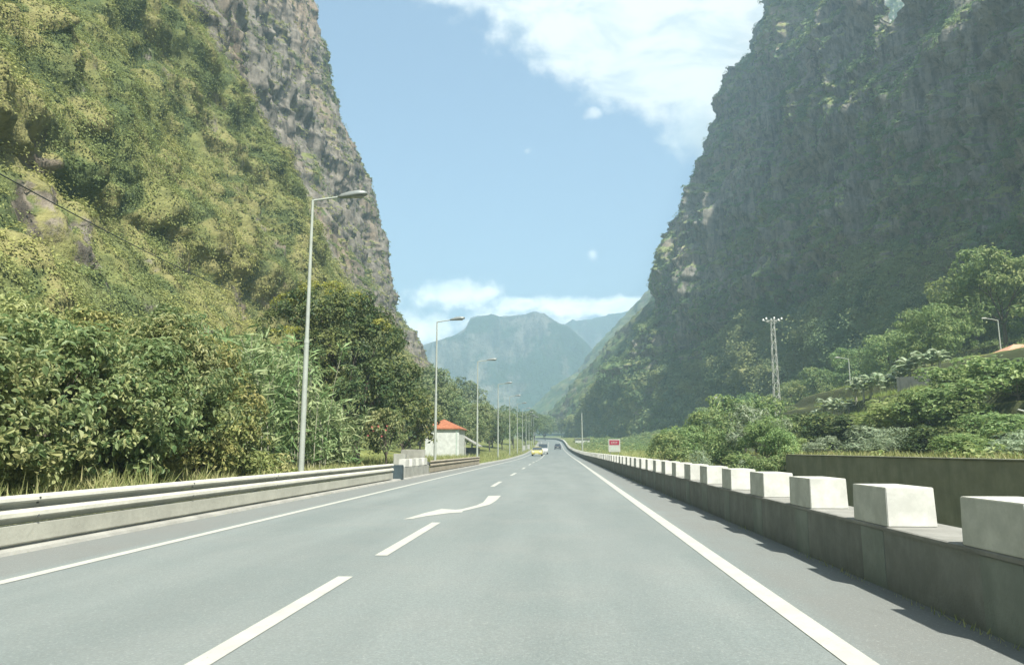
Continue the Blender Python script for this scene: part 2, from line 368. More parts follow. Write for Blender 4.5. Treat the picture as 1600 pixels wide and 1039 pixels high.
def hill(x, y):                                   # the terraced slope right of the river
    xs = np.interp(y, [0, 50, 80, 130, 200], [13.6, 20, 21, 24, 26]); xe = np.interp(y, [0, 60, 75, 200], [46, 43, 38, 38])
    h = 8.3 * smooth((x - xs) / (xe - xs)) + np.maximum(0, x - 38) * .27 + .9
    h = h + .5 * np.sin(x * .21 + y * .13) * smooth((x - xs) / 6)
    st = 2.2; q = np.floor(h / st); fr = h / st - q
    tz = (q + smooth((fr - .62) / .36)) * st
    k = smooth((x - xs) / 5) * np.interp(y, [0, 120, 170], [.85, .85, 0])
    h = h * (1 - k) + tz * k
    return .9 + (h - .9) * np.interp(y, [0, 115, 190, 400], [1, 1, .4, .25])
def gz(x, y):
    x = np.asarray(x, float); y = np.asarray(y, float); xr = x + sh(y); b = rz(y)
    left = .25 * smooth((-7.0 - xr) / 2.5) + np.maximum(0, -16 - xr) * .12
    chan = -3.2 * smooth((xr - 3.6) / .6) * (1 - smooth((xr - 12.8) / .5)) * (1 - smooth((y - 50) / 14))
    bank = smooth((xr - 3.6) / 3) * smooth((y - 55) / 20) * .45
    r = np.where(xr > 12.9, np.maximum(hill(x, y), bank), bank + chan)
    flat = np.abs(xr) < 3.5
    return b - .03 + np.where(xr < -7, left, np.where(flat, 0, np.where(xr > 3.5, r, 0))) + np.maximum(0, y - 700) * .03
xs = np.concatenate([np.linspace(-900, -60, 20)[:-1], np.arange(-60, -20, 2.), np.arange(-20, 60, .45), np.arange(60, 140, 2.), np.linspace(140, 900, 18)])
ys = np.concatenate([np.arange(-60, 4, 3.), np.arange(4, 150, .8), np.arange(150, 500, 5.), np.geomspace(500, 2130, 26)])
X, Y = np.meshgrid(xs, ys, indexing='ij')
Z = gz(X, Y) + .12 * fbm(np.stack([X.ravel() * .35, Y.ravel() * .35, 0 * X.ravel()], 1), 3, 5).reshape(X.shape) * (np.abs(X + sh(Y) + 1.7) > 6.2)
Z = np.where(Y > 4500, Z, Z)
tag(link('ground', grid_mesh('ground', np.stack([X, Y, Z], -1)), M['ground']), kind='structure')

ry = np.concatenate([np.arange(-40, 60, 2.), np.arange(60, 480, 4.)])
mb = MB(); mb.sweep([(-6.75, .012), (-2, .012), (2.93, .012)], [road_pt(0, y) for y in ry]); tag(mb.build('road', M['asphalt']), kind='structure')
mb = MB()                                          # left concrete gutter and low kerb
mb.sweep([(-7.05, -.02), (-7.05, .07), (-6.62, .07), (-6.55, .05), (-6.5, -.02)], [road_pt(0, y) for y in ry if y < 300])
tag(mb.build('kerb', M['kerb']), kind='structure')

mk = MB()
def stripe(x, w_, y0, y1, step=2.0, dz=.017):
    n = max(1, int((y1 - y0) / step)); yy_ = np.linspace(y0, y1, n + 1)
    fx = x if callable(x) else (lambda q: x)
    mk.sweep([(-w_ / 2, 0), (w_ / 2, 0)], [road_pt(fx(q), q, dz) for q in yy_])
stripe(1.735, .19, -10, 470); 
stripe(lambda q: float(np.interp(q, [0, 30, 70, 200], [-5.25, -5.38, -5.45, -5.5])), .15, -10, 470)
cx = lambda q: float(np.interp(q, [0, 13, 27, 50, 70, 100], [-2.11, -2.16, -2.38, -2.55, -2.75, -2.78]))
for a, b in [(-2, 2), (3.4, 7.44), (8.9, 12.9), (25.3, 29.3), (36, 40), (48, 52), (60, 64.5), (70, 75), (80, 85), (89, 94)]: stripe(cx, .15, a, b)
stripe(cx, .14, 98, 470)
arrow = [(630, 811), (662, 801.5), (690, 794.5), (712, 796), (722, 795), (745, 789), (755, 784.5), (763, 774.5), (783, 774), (775, 782),
         (765, 788), (745, 793), (723, 798), (722, 800), (700, 801.5), (665, 806), (645, 810)]
mk.poly([(lambda p: (p.x, p.y, .017))(CAM + ray(a, b) * ((CAM.z - .017) / -ray(a, b).z)) for a, b in arrow])
tag(mk.build('road_markings', M['paint']), kind='structure')

# ------------------------------------------------------------------ cliffs and hills
def loft(name, stations, zmax, nd, nz, material, dispf, vegf, dome=0):
    """stations: (y, [(x, z)...]) or with y as function of z; surface X(y, z) between them"""
    t_ = np.linspace(0, 1, nz); ss = np.linspace(0, 1, nd)
    yk, XS, YS, ZS = [], [], [], []
    for st in stations:
        y0, prof = st[0], np.array(sorted(st[1], key=lambda q: q[1]), float)
        zt = zmax[len(yk)] if isinstance(zmax, (list, tuple)) else zmax
        z = prof[0, 1] + (zt - prof[0, 1]) * t_
        sl = (prof[-1, 0] - prof[-2, 0]) / (prof[-1, 1] - prof[-2, 1])
        x = np.interp(z, prof[:, 1], prof[:, 0]) + np.maximum(0, z - prof[-1, 1]) * sl
        yo = st[2](z) if len(st) > 2 else 0 * z
        yk.append(y0); XS.append(x); YS.append(y0 + yo); ZS.append(z)
    yk = np.array(yk, float); XS, YS, ZS = map(np.array, (XS, YS, ZS))
    yq = yk[0] + (yk[-1] - yk[0]) * ss
    def I(A):
        O = np.empty((nd, nz))
        for j in range(nz): O[:, j] = np.interp(yq, yk, A[:, j])
        return O
    G = np.stack([I(XS), I(YS), I(ZS)], -1)
    for _ in range(max(3, nd // 45)):                   # soften the creases between stations
        G[1:-1] = (G[:-2] + 2 * G[1:-1] + G[2:]) / 4
    def normal(G):
        a = np.gradient(G, axis=0); b = np.gradient(G, axis=1); n = np.cross(a, b)
        n /= np.linalg.norm(n, axis=2, keepdims=True) + 1e-9; return n
    N = normal(G); p = G.reshape(-1, 3); n0 = N.reshape(-1, 3)
    if (n0[:, 2].mean() < 0): n0 = -n0
    tt = t_[None, :].repeat(nd, 0).ravel(); pv_ = smooth(vegf(p, n0, n0, tt) * 1.3 - .15)
    d = dispf(p, n0, tt); tint = fbm(p / 9, 2, 5) * .5 + .5
    if dome:
        pw = p + n0 * 0; w1, tint = worley(pw / dome, 71); w2, _ = worley(pw / (dome * .45), 72)
        d = d + pv_ * (np.sqrt(np.clip(1 - (w1 / .82) ** 2, 0, 1)) * dome * .36 * (.4 + tint) + np.sqrt(np.clip(1 - (w2 / .85) ** 2, 0, 1)) * dome * .15)
    p2 = p + (n0 * np.array([1, 1, .45])) * d[:, None]
    G2 = p2.reshape(G.shape); N2 = normal(G2).reshape(-1, 3)
    if N2[:, 2].mean() < 0: N2 = -N2
    veg = vegf(p2, N2, n0, t_[None, :].repeat(nd, 0).ravel())
    me = grid_mesh(name, G2); 
    a = me.attributes.new('veg', 'FLOAT', 'POINT'); a.data.foreach_set('value', veg.astype(np.float32))
    a = me.attributes.new('tint', 'FLOAT', 'POINT'); a.data.foreach_set('value', tint.astype(np.float32))
    tag(link(name, me, material), kind='structure')
    return p2, N2, veg, tint

def cliff_disp(big=7., colm=3.2, fine_=1.3, seed=1, lumpk=2.6):
    def f(p, n, t_):
        rockk = smooth((.62 - n[:, 2]) / .25)
        e = smooth(t_ * 12)
        a = fbm(p / 48, 3, seed) * big
        c = fbm(p * np.array([1 / 11, 1 / 11, 1 / 38]), 4, seed + 3, .55, True) * colm
        b = fbm(p / np.array([30, 30, 9.]), 3, seed + 9, .5, True) * colm * .5
        d_ = fbm(p * np.array([1 / 3.4, 1 / 3.4, 1 / 6.5]), 4, seed + 5, .6) * fine_
        rib = fbm(p * np.array([1 / 4.2, 1 / 4.2, 1 / 22]), 3, seed + 13, .55, True) * 1.5
        lump = np.abs(fbm(p / 5.0, 4, seed + 8, .55)) * lumpk
        return (a + (c + b) * (.25 + .75 * rockk)) * e + (d_ + rib) * (.4 + .8 * rockk) + lump * (1 - .6 * rockk)
    return f
pxz = lambda pts, y: [(lambda q: (q.x, q.z))(at(a, b, y)) for a, b in pts]

# left cliff: slope of scrub below, rock above, ending in a steep prow
cornL = pxz([(700, 665), (690, 640), (668, 570), (645, 520), (614, 478), (608, 420), (592, 340), (568, 270), (548, 220), (508, 150), (492, 80), (472, 0)], 260)
cornL = [(x - 3.2, z) for x, z in cornL]
off = lambda prof, dx, k=0: [(x + dx, z) for x, z in prof]
stL = [(-40, [(-22, 1), (-40, 20), (-62, 60), (-85, 100), (-92, 140), (-96, 220)]),
       (50, [(-23, 1), (-38, 20), (-56, 60), (-76, 100), (-84, 140), (-92, 220)]),
       (110, [(-26, 1), (-36, 18), (-50, 48), (-66, 82), (-75, 130), (-90, 230)]),
       (170, [(-33, 1), (-43, 20), (-58, 48), (-73, 76), (-82, 130), (-98, 240)]),
       (225, [(-39, 2), (-46, 20), (-56, 40), (-64, 62), (-80, 130), (-100, 240)]),
       (258, cornL), (272, off(cornL, -6)), (310, off(cornL, -60)), (400, off(cornL, -170)), (520, off(cornL, -260))]
def vegL(p, n, n0, t_):
    lim = np.interp(p[:, 1], [-40, 50, 110, 170, 225, 260], [120, 82, 58, 41, 27, 18])
    lim = lim + 30 * fbm(p / np.array([26, 26, 60]), 4, 35, .6)
    low = smooth((lim - p[:, 2]) / 16 + .5)
    pat = fbm(p / 16, 5, 33, .62)
    return np.clip(low * .86 + smooth((n[:, 2] - .40) / .3) * .6 + pat * 1.1 + .1 - (1 - low) * .18, 0, 1.4)
cl_L = loft('cliff', stL, 235, 800, 600, M['cliffl'], cliff_disp(4.2, 3.6, 1.5, 1, 1.5), vegL, 3.0)

cornR = [(lambda q: (q.x, q.z))(at(a, b, 350 + 85 * float(smooth(1 - (702 - b) / 190)))) for a, b in
         [(886, 686), (900, 662), (945, 604), (985, 558), (1006, 524), (1018, 480), (1026, 430), (1048, 365), (1080, 300), (1102, 245), (1116, 200), (1133, 150), (1148, 105), (1186, 60), (1204, 0)]]
corn_y = [(at(a, b, 350 + 85 * float(smooth(1 - (702 - b) / 190)))) for a, b in [(886, 686), (900, 662), (945, 604), (985, 558), (1006, 524), (1018, 480), (1204, 0)]]
yoff = lambda z: np.interp(z, [q.z for q in corn_y], [q.y - 350 for q in corn_y])
notch = at(1495, 14, 200).z
stR = [(-40, [(84, 16), (100, 50), (116, 90), (124, 150)]),
       (60, [(82, 16), (96, 45), (112, 90), (122, 150)]),
       (120, [(78, 14), (92, 45), (106, 90), (118, 150)]),
       (165, [(74, 11), (86, 42), (102, 90), (114, 150)]),
       (200, [(70, 8), (82, 40), (98, 95), (110, 150)]),
       (235, [(64, 6), (78, 42), (94, 105), (108, 170)]),
       (290, [(50, 5), (66, 45), (84, 120), (104, 210)]),
       (350, cornR, yoff), (368, off(cornR, 6), yoff), (420, off(cornR, 60), yoff), (520, off(cornR, 160), yoff)]
def vegR(p, n, n0, t_):
    pat = fbm(p / 22, 4, 61); low = smooth((np.interp(p[:, 1], [0, 200, 350], [48, 42, 40]) - p[:, 2]) / 24 + .5)
    return np.clip(low * .75 + smooth((n[:, 2] - .22) / .3) * .8 + pat * .7 + .1, 0, 1.3)
cl_R = loft('cliff', stR, [150, 145, 138, 146, notch - 9, 190, 260, 330, 330, 330, 330], 800, 560, M['cliffr'], cliff_disp(11, 7.0, 1.9, 40), vegR, 5.4)

def hill_disp(big, mid, seed):
    def f(p, n, t_): return fbm(p / (big * 6), 4, seed) * big * smooth(t_ * 5) + fbm(p / (mid * 5), 5, seed + 4, .6, True) * mid + np.abs(fbm(p / 7, 3, seed + 8)) * 3
    return f
vegH = lambda p, n, n0, t_: np.clip(.75 + fbm(p / 40, 3, 77) * .6 - smooth((.5 - n[:, 2]) / .4) * .35, 0, 1.3)
c2 = pxz([(852, 672), (866, 645), (882, 625), (902, 603), (922, 580), (942, 556), (962, 528), (1000, 498), (1020, 466), (1034, 440), (1065, 380)], 620)
loft('hillside', [(470, off(c2, 22)), (560, off(c2, 6)), (620, c2), (660, off(c2, 8)), (800, off(c2, 110))], 240, 200, 200, M['hills'], hill_disp(6, 5, 5), vegH, 5)
c3 = pxz([(806, 668), (826, 650), (850, 630), (866, 612), (880, 602), (900, 592), (925, 560), (960, 520)], 1050)
loft('hillside', [(820, off(c3, 60)), (950, off(c3, 10)), (1050, c3), (1120, off(c3, 20)), (1300, off(c3, 160))], 300, 150, 120, M['hills'], hill_disp(9, 6, 15), vegH, 9)
c4 = pxz([(812, 668), (790, 650), (745, 626), (700, 596), (678, 578), (640, 555), (600, 520)], 720)
loft('hillside', [(480, off(c4, -60)), (600, off(c4, -20)), (720, c4), (780, off(c4, -30)), (1000, off(c4, -220))], 220, 150, 120, M['hills'], hill_disp(8, 6, 25), vegH, 9)

def mountain(name, sil, y0, y1, px0, px1, seed, nu=330, nv=150, tail=.9):
    pxs = np.linspace(px0, px1, nu); sx = np.array([s_[0] for s_ in sil], float); sy = np.array([s_[1] for s_ in sil], float)
    top = np.array([list(at(a, float(np.interp(a, sx, sy)), y1)) for a in pxs]); vv = np.linspace(0, 1.12, nv)
    G = np.empty((nu, nv, 3))
    for j, q in enumerate(vv):
        yv = y0 + (y1 - y0) * q; hz = smooth(min(q, 1)) ** .9 * (.35 + .65 * min(q, 1)) if q <= 1 else 1 - (q - 1) * 2.2
        G[:, j, 0] = top[:, 0] * (.55 + .45 * q); G[:, j, 1] = yv; G[:, j, 2] = 8 + (top[:, 2] - 8) * hz
    p = G.reshape(-1, 3); k = smooth(1 - np.abs(np.repeat(vv[None], nu, 0).ravel() - .5) * 2.0)
    hgt = p[:, 2] / p[:, 2].max()
    p[:, 2] += (fbm(p * np.array([1 / 330, 1 / 700, 0]), 5, seed, .5, True) * 190 + fbm(p / 130, 5, seed + 5, .55, True) * 85) * k
    p[:, 2] += (fbm(p / 40, 4, seed + 9, .6) * 9 + fbm(p * np.array([1 / 95, 1 / 260, 0]), 5, seed + 21, .62, True) * 34 + 42) * smooth(hgt * 3)
    Mi = np.array(CM.inverted()); q_ = (p - np.array(CAM)) @ Mi.T; a_, b_ = 800 - FPX * q_[:, 0] / q_[:, 2], 519.5 + FPX * q_[:, 1] / q_[:, 2]
    sl_ = np.interp(a_, sx, sy) + 7 * fbm(p * np.array([1 / 85, 0, 0]), 4, seed + 31, .6, True); over = b_ < sl_; p[over, 2] = 1.25 + (p[over, 2] - 1.25) * ((703 - sl_) / np.maximum(703 - b_, 1))[over]
    me = grid_mesh(name, p.reshape(G.shape)); a = me.attributes.new('veg', 'FLOAT', 'POINT')
    a.data.foreach_set('value', (.55 + .5 * fbm(p / 160, 4, seed + 2)).astype(np.float32))
    tag(link(name, me, M['mount']), kind='structure')
mountain('mountain', [(560, 560), (650, 545), (665, 538), (700, 528), (716, 522), (728, 512), (735, 497), (748, 492), (768, 489), (780, 494), (800, 492), (822, 491), (830, 487), (838, 486), (850, 489),
                      (860, 497), (872, 506), (886, 508), (905, 524), (930, 545), (960, 580), (1000, 620)], 1200, 1900, 560, 1010, 3)
mountain('mountain', [(700, 600), (820, 560), (880, 506), (893, 498), (915, 496), (960, 490), (1000, 484), (1060, 476), (1150, 470)], 1750, 2050, 760, 1150, 13, 220, 100)

# ------------------------------------------------------------------ foliage
def leaves(name, c, n, size, asp, rng, material, parent=None, hang=.3, tdir=None, fold=.12, loc=None, near=False, tint=None):
    N = len(c); n = n / (np.linalg.norm(n, axis=1, keepdims=True) + 1e-9)
    t_ = rng.normal(size=(N, 3)) if tdir is None else tdir + rng.normal(size=(N, 3)) * .25
    if tdir is None: t_[:, 2] -= hang * 2
    t_ -= n * (t_ * n).sum(1, keepdims=True); t_ /= np.linalg.norm(t_, axis=1, keepdims=True) + 1e-9
    b = np.cross(n, t_); s = (size * rng.uniform(.6, 1.35, N))[:, None]; a = (asp * rng.uniform(.75, 1.25, N))[:, None]
    V = np.stack([c - t_ * s * .5, c - t_ * s * .08 + b * s * a * .5 + n * s * fold, c + t_ * s * .5 - n * s * fold, c - t_ * s * .08 - b * s * a * .5 + n * s * fold], 1)
    if near:
        pts = [c - t_ * s * .5]
        for q, wd in ((-.22, .42), (.14, .40)): pts.append(c + t_ * s * q + b * s * a * wd + n * s * fold)
        pts.append(c + t_ * s * .5 - n * s * fold * 1.5)
        for q, wd in ((.14, .40), (-.22, .42)): pts.append(c + t_ * s * q - b * s * a * wd + n * s * fold)
        V = np.stack(pts, 1); base = np.arange(N)[:, None] * 6
        me = np_mesh(name, V.reshape(-1, 3), np.concatenate([base + np.array([[0, 1, 2, 3]]), base + np.array([[0, 3, 4, 5]])]))
    else: me = np_mesh(name, V.reshape(-1, 3), np.arange(4 * N).reshape(-1, 4))
    if tint is not None: at_ = me.attributes.new('tint', 'FLOAT', 'FACE'); at_.data.foreach_set('value', tint.astype(np.float32))
    return link(name, me, material, parent, loc) if material else me
def unit(rng, n): v_ = rng.normal(size=(n, 3)); return v_ / np.linalg.norm(v_, axis=1, keepdims=True)
def crown(rng, lobes, per_area, leaf, clump=.3, shell=.8):
    C_, N_ = [], []
    for (cx_, cy_, cz_, rx, ry_, rz_) in lobes:
        r = (rx + ry_ + rz_) / 3; M_ = int(30 * per_area) + 8
        u_ = unit(rng, M_); u_[:, 2] = np.where(u_[:, 2] < -.45, -u_[:, 2], u_[:, 2])
        rad = rng.uniform(shell, 1.02, M_)[:, None]; lump = 1 + .18 * fbm(u_ * 2.3 + cx_, 2, 3)[:, None]
        cc = np.array([cx_, cy_, cz_]) + u_ * np.array([rx, ry_, rz_]) * rad * lump
        k = max(8, int(1.9 * (r * clump) ** 2 / leaf ** 2 * 3.2)); cr = r * clump * rng.uniform(.6, 1.25, M_)
        w_ = unit(rng, M_ * k).reshape(M_, k, 3) + u_[:, None] * .45; w_ /= np.linalg.norm(w_, axis=2, keepdims=True)
        pos = cc[:, None] + w_ * cr[:, None, None] * (rng.uniform(.35, 1, (M_, k)) ** .5)[..., None] * np.array([1, 1, .75])
        nn_ = w_ * .7 + u_[:, None] * .4 + np.array([0, 0, .45]) + rng.normal(size=(M_, k, 3)) * .38
        C_.append(pos.reshape(-1, 3)); N_.append(nn_.reshape(-1, 3))
    return np.concatenate(C_), np.concatenate(N_)
def trunk_mb(rng, h, r, lobes, n=6, y0=0):
    mb = MB(); fork = Vector((rng.uniform(-.1, .1) * h, rng.uniform(-.1, .1) * h, h))
    mb.tube([(0, 0, -.3), fork * .35 + Vector((r * .4, 0, 0)), fork * .7, fork], r, r * .6, 8)
    for l in lobes[:n]:
        e = Vector(l[:3]); mid_ = fork.lerp(e, .5) + Vector((rng.uniform(-.2, .2), rng.uniform(-.2, .2), .15)) * h * .3
        mb.tube([fork - Vector((0, 0, .1)), mid_, e], r * .5, r * .12, 6)
        for _ in range(2):
            q = e + Vector(rng.uniform(-1, 1, 3)) * l[3] * .7; mb.tube([mid_, (mid_ + q) / 2 + Vector((0, 0, .2)), q], r * .22, r * .06, 5)
    return mb
def plant(kind, loc, lobes, leaf, asp, density, material, seed, label, cat, group=None, trunk_h=1.0, trunk_r=.1, part='crown', stem='trunk', hang=.3, clump=.3, shell=.8, bark='bark', near=False):
    rng = np.random.default_rng(seed); o = empty(kind, loc, label, cat, group)
    c, n = crown(rng, lobes, density, leaf, clump, shell)
    leaves(part, c, n, leaf, asp, rng, material, o, hang, near=near)
    trunk_mb(rng, trunk_h, trunk_r, lobes).build(stem, M[bark], o)
    return o
def G3(x, y): return (float(x), float(y), float(gz(x, y)))
def lobes_dome(rng, rx, ry_, h, n, lr=.42, zb=.25):
    L_ = [(0, 0, h * .5, rx * .72, ry_ * .72, h * .42)]
    for k in range(n):
        a = rng.uniform(0, 6.283); q = rng.uniform(.35, .75); z = h * rng.uniform(zb, .82)
        f_ = math.sqrt(max(.1, 1 - ((z / h - .45) / .6) ** 2))
        s_ = lr * rng.uniform(.7, 1.2)
        L_.append((math.cos(a) * rx * q * f_, math.sin(a) * ry_ * q * f_, z, rx * s_, ry_ * s_, h * s_ * .55))
    return L_

# roadside thicket on the left
G_SH = 'broadleaf shrubs behind the left guardrail'
sh_spec = [  # px, y, width m, height m, leaf, material, seed, label
    (-30, 10.5, 1.7, 2.8, .135, 'lf_shrub', 1, 'tall broadleaf shrub at the left edge of the photo, nearest the camera'),
    (60, 13.2, 1.9, 3.4, .14, 'lf_shrub', 2, 'large dark green shrub with pale glinting leaves, second from the left edge'),
    (150, 15.0, 1.8, 3.7, .135, 'lf_shrub', 3, 'green shrub around the dark hollow in the thicket behind the guardrail'),
    (232, 17.4, 2.0, 4.4, .13, 'lf_shrub', 4, 'bushy shrub with yellowish tips in the middle of the left thicket'),
    (300, 19.5, 1.9, 4.6, .13, 'lf_shrub2', 5, 'yellow-tinged shrub just left of the cane thicket'),
    (20, 21.0, 2.6, 5.2, .17, 'lf_shrub', 6, 'taller shrub in the second row above the left edge shrubs'),
    (130, 24.5, 2.8, 6.0, .17, 'lf_shrub2', 7, 'yellow-green shrub topping the thicket below the white posts'),
    (235, 28.0, 3.0, 6.4, .17, 'lf_shrub', 8, 'tall shrub in the back row of the thicket left of the canes'),
    (330, 33.0, 3.4, 6.3, .18, 'lf_shrub', 9, 'back row shrub directly behind the cane thicket')]
for px_, y, w_, h_, lf, mt, sd_, lab in sh_spec:
    x = at(px_, 702, y).x; x = min(x, -7.9 - w_ * .72); r_ = np.random.default_rng(sd_ + 50)
    plant('broadleaf_shrub', G3(x, y), lobes_dome(r_, w_, w_ * .95, h_, 9, .42, .14), lf, .5, .85, M[mt], sd_, lab, 'shrub', G_SH, .8, .07, 'foliage', 'stem', .3, .36, .62, near=True)
# low undergrowth skirts
for i, (x, y, w_, h_, mt, lab) in enumerate([(-8.9, 15.5, 1.0, 1.5, 'lf_shrub2', 'low olive bramble bush below the dark hollow of the thicket'),
                                             (-9.2, 18.6, 1.3, 2.0, 'lf_shrub2', 'low yellowish bramble bush left of the tall lamp post'),
                                             (-8.9, 22.0, 1.0, 1.1, 'lf_dry', 'small bright green bush at the foot of the nearest lamp post'),
                                             (-9.0, 11.5, .9, 1.2, 'lf_shrub', 'low pale-leaved bush above the guardrail at the left edge')]):
    plant('low_bush', G3(x, y), lobes_dome(np.random.default_rng(90 + i), w_, w_ * 1.2, h_, 5), .13, .45, .8, M[mt], 95 + i, lab, 'bush', None, .3, .04, 'foliage', 'stem', clump=.4, shell=.5, near=True)

def canes(loc, n, rx, ry_, h, seed, label, mt='lf_cane', blade=.6, lean=(-.25, 0), per=34, kind='giant_cane'):
    rng = np.random.default_rng(seed); o = empty(kind, loc, label, 'cane clump'); st = MB(); C_, N_, T_ = [], [], []
    for i in range(n):
        a = rng.uniform(0, 6.283); q = math.sqrt(rng.uniform()); bx, by = math.cos(a) * rx * q, math.sin(a) * ry_ * q
        hh = h * rng.uniform(.65, 1.05); lx, ly = rng.normal(lean[0], .22) * hh * .6, rng.normal(lean[1], .2) * hh * .6
        pts = [Vector((bx + lx * s_ ** 2, by + ly * s_ ** 2, hh * s_ * (1 - .08 * s_))) for s_ in (0, .35, .7, 1)]
        if i % 3 == 0: st.tube(pts, .018, .006, 5, False)
        s_ = rng.uniform(.12, 1.04, per)
        pp = np.stack([bx + lx * s_ ** 2, by + ly * s_ ** 2, hh * s_ * (1 - .08 * s_)], 1)
        d_ = rng.normal(size=(per, 3)); d_[:, 2] = np.abs(d_[:, 2]) * .5 + .75 - s_ * .2; d_[:, 0] += lx * .5; d_ /= np.linalg.norm(d_, axis=1, keepdims=True)
        n_ = np.cross(d_, rng.normal(size=(per, 3))); n_[:, 2] = np.abs(n_[:, 2]) + .3
        C_.append(pp + d_ * blade * .4); N_.append(n_); T_.append(d_)
    leaves('foliage', np.concatenate(C_), np.concatenate(N_), blade, .12, rng, M[mt], o, tdir=np.concatenate(T_), fold=.05)
    st.build('stem', M['palebark'], o); return o
canes(G3(-11.4, 24.0), 220, 1.9, 2.2, 5.0, 21, 'thicket of tall leaning giant cane left of the nearest lamp post')
canes(G3(-11.3, 29.0), 210, 2.0, 2.4, 5.4, 22, 'taller thicket of giant cane between the lamp post and the dense tree')
canes(G3(-10.6, 33.0), 110, 1.4, 1.7, 3.4, 23, 'shorter giant cane clump in front of the dense round tree')

# the dense round tree
rng = np.random.default_rng(7)
TY = 41.0
def tl(px_, py_, r, ry_=None, rz_=None, dy=0):
    q = at(px_, py_, TY + dy); b = tree_base; return (q.x - b[0], q.y - b[1], q.z - b[2], r, ry_ or r, rz_ or r * .8)
tree_base = G3(-11.6, TY)
TL = [tl(500, 492, 1.9), tl(545, 495, 1.7), tl(458, 515, 1.8), tl(585, 545, 1.8), tl(520, 570, 2.4, dy=-1), tl(610, 600, 1.7), tl(575, 620, 2.2, dy=-1.5), tl(480, 610, 2.1, dy=-1), tl(630, 640, 1.35, dy=-.5),
      tl(530, 650, 2.0, dy=-2), tl(605, 670, 1.4, dy=-1.5), tl(450, 660, 1.8, dy=-1), tl(545, 540, 3.0, dy=2), tl(530, 620, 3.0, dy=2), tl(640, 610, .9), tl(560, 690, 1.3, dy=-2)]
o = empty('dense_tree', tree_base, 'big dense dark green tree with a domed yellow-topped crown behind the nearest lamp post', 'tree')
c, n = crown(rng, TL, 1.5, .19, .27, .82); leaves('crown', c, n, .2, .5, rng, M['lf_tree'], o, .3)
c, n = crown(rng, [tl(505, 455, 1.3, 1.2, .5), tl(452, 474, 1.0, .9, .5), tl(550, 470, 1.0, 1.0, .45), tl(450, 520, .8, .7, .3, -1.6), tl(590, 510, .7, .7, .35)], 1.0, .17, .3); leaves('crown_top', c, n, .17, .5, rng, M['lf_topl'], o, .2)
trunk_mb(rng, 2.6, .28, TL, 9).build('trunk', M['bark'], o)
plant('flowering_shrub', G3(-8.9, 37.5), lobes_dome(rng, 1.15, 1.15, 3.2, 6, .42, .3), .15, .5, .9, M['lf_shrub'], 71, 'shrub with a few red flowers beside the tiled-roof hut', 'shrub', None, .8, .08, 'foliage', 'stem')
fl = bpy.data.objects[-1] if False else None
fs = [q for q in bpy.data.objects if q.name == 'flowering_shrub'][0]
for k in range(7):
    c = Vector(rng.uniform(-1, 1, 3)) * .6 + Vector((-.15, -1.15, 2.0)); mb = MB(); ce = mb.b.verts.new(c); rim = [mb.b.verts.new(c + Vector((math.cos(a) * .06, -.03 - .03 * (q % 2), math.sin(a) * .06)) * (1 - .35 * (q % 2))) for q, a in enumerate([z * math.pi / 5 for z in range(10)])]
    for q in range(10): mb.b.faces.new((ce, rim[q], rim[(q + 1) % 10]))
    mb.build('flower', M['petal'], fs)

# trees of the valley floor beyond the hut
def proto(kind, seed, rx, h, leaf, mt, n=8, dens=.75, th=1.5, tr=.14, **k):
    r_ = np.random.default_rng(seed); return plant(kind, (0, 0, 0), lobes_dome(r_, rx, rx, h, n, .4, .3), leaf, .55, dens, M[mt], seed, 'x', 'tree', None, th, tr, shell=.75, **k)
PT = [proto('leafy_tree', 201, 3.4, 7.5, .30, 'lf_mid'), proto('leafy_tree', 202, 2.9, 8.5, .30, 'lf_mid', 9), proto('leafy_tree', 203, 4.2, 6.8, .32, 'lf_mid', 10), proto('leafy_tree', 204, 3.2, 6.5, .3, 'lf_tree', 8)]
used = set()
def place(P_, loc, s_, rzz, label, cat, group=None, sz=None):
    o = P_ if P_.name not in used else copy_tree(P_)
    used.add(P_.name); o.location = loc; o.scale = (s_, s_, sz or s_); o.rotation_euler.z = rzz; tag(o, label, cat)
    if group: o['group'] = group
    elif 'group' in o: del o['group']
    return o
GV = 'trees on the valley floor beyond the hut'
vt = [(628, 52, 3, .8, 'dark leafy tree squeezed between the dense round tree and the hut'),
      (655, 96, 0, .95, 'leafy tree standing directly behind the hut roof'), (690, 104, 1, .95, 'leafy tree right of the hut, behind the second lamp post'),
      (640, 118, 2, 1.3, 'broad pale tree on the slope above the hut roof'), (720, 108, 2, .8, 'low round tree just right of the hut'),
      (712, 130, 0, 1.2, 'tall pale green tree behind the low round tree'), (745, 125, 1, .85, 'leafy tree beside the third lamp post'),
      (668, 140, 1, 1.5, 'tall tree high behind the hut at the cliff foot'), (765, 145, 3, .95, 'dark leafy tree between the third and fourth lamp posts'),
      (738, 165, 2, 1.35, 'broad light tree on the rise behind the third lamp'), (785, 165, 0, .95, 'leafy tree right of the fourth lamp post'),
      (700, 178, 0, 1.6, 'large hazy tree on the left rise above the second lamp'), (803, 190, 1, .95, 'slim tree among the distant lamp posts'),
      (770, 205, 2, 1.4, 'hazy broad tree behind the fourth lamp post'), (820, 220, 3, 1.0, 'dark small tree near the yellow car'),
      (800, 250, 0, 1.5, 'hazy tree above the distant lamp posts'), (836, 262, 1, 1.15, 'small hazy tree left of the white van'),
      (830, 320, 2, 1.6, 'far hazy tree at the bend of the road'), (852, 340, 0, 1.1, 'farthest tree left of the road bend'),
      (735, 230, 1, 1.9, 'large far tree on the left slope under the mountain'), (850, 420, 2, 1.8, 'pale far tree where the valley narrows'), (878, 440, 3, 1.5, 'far dark tree right where the road ends')]
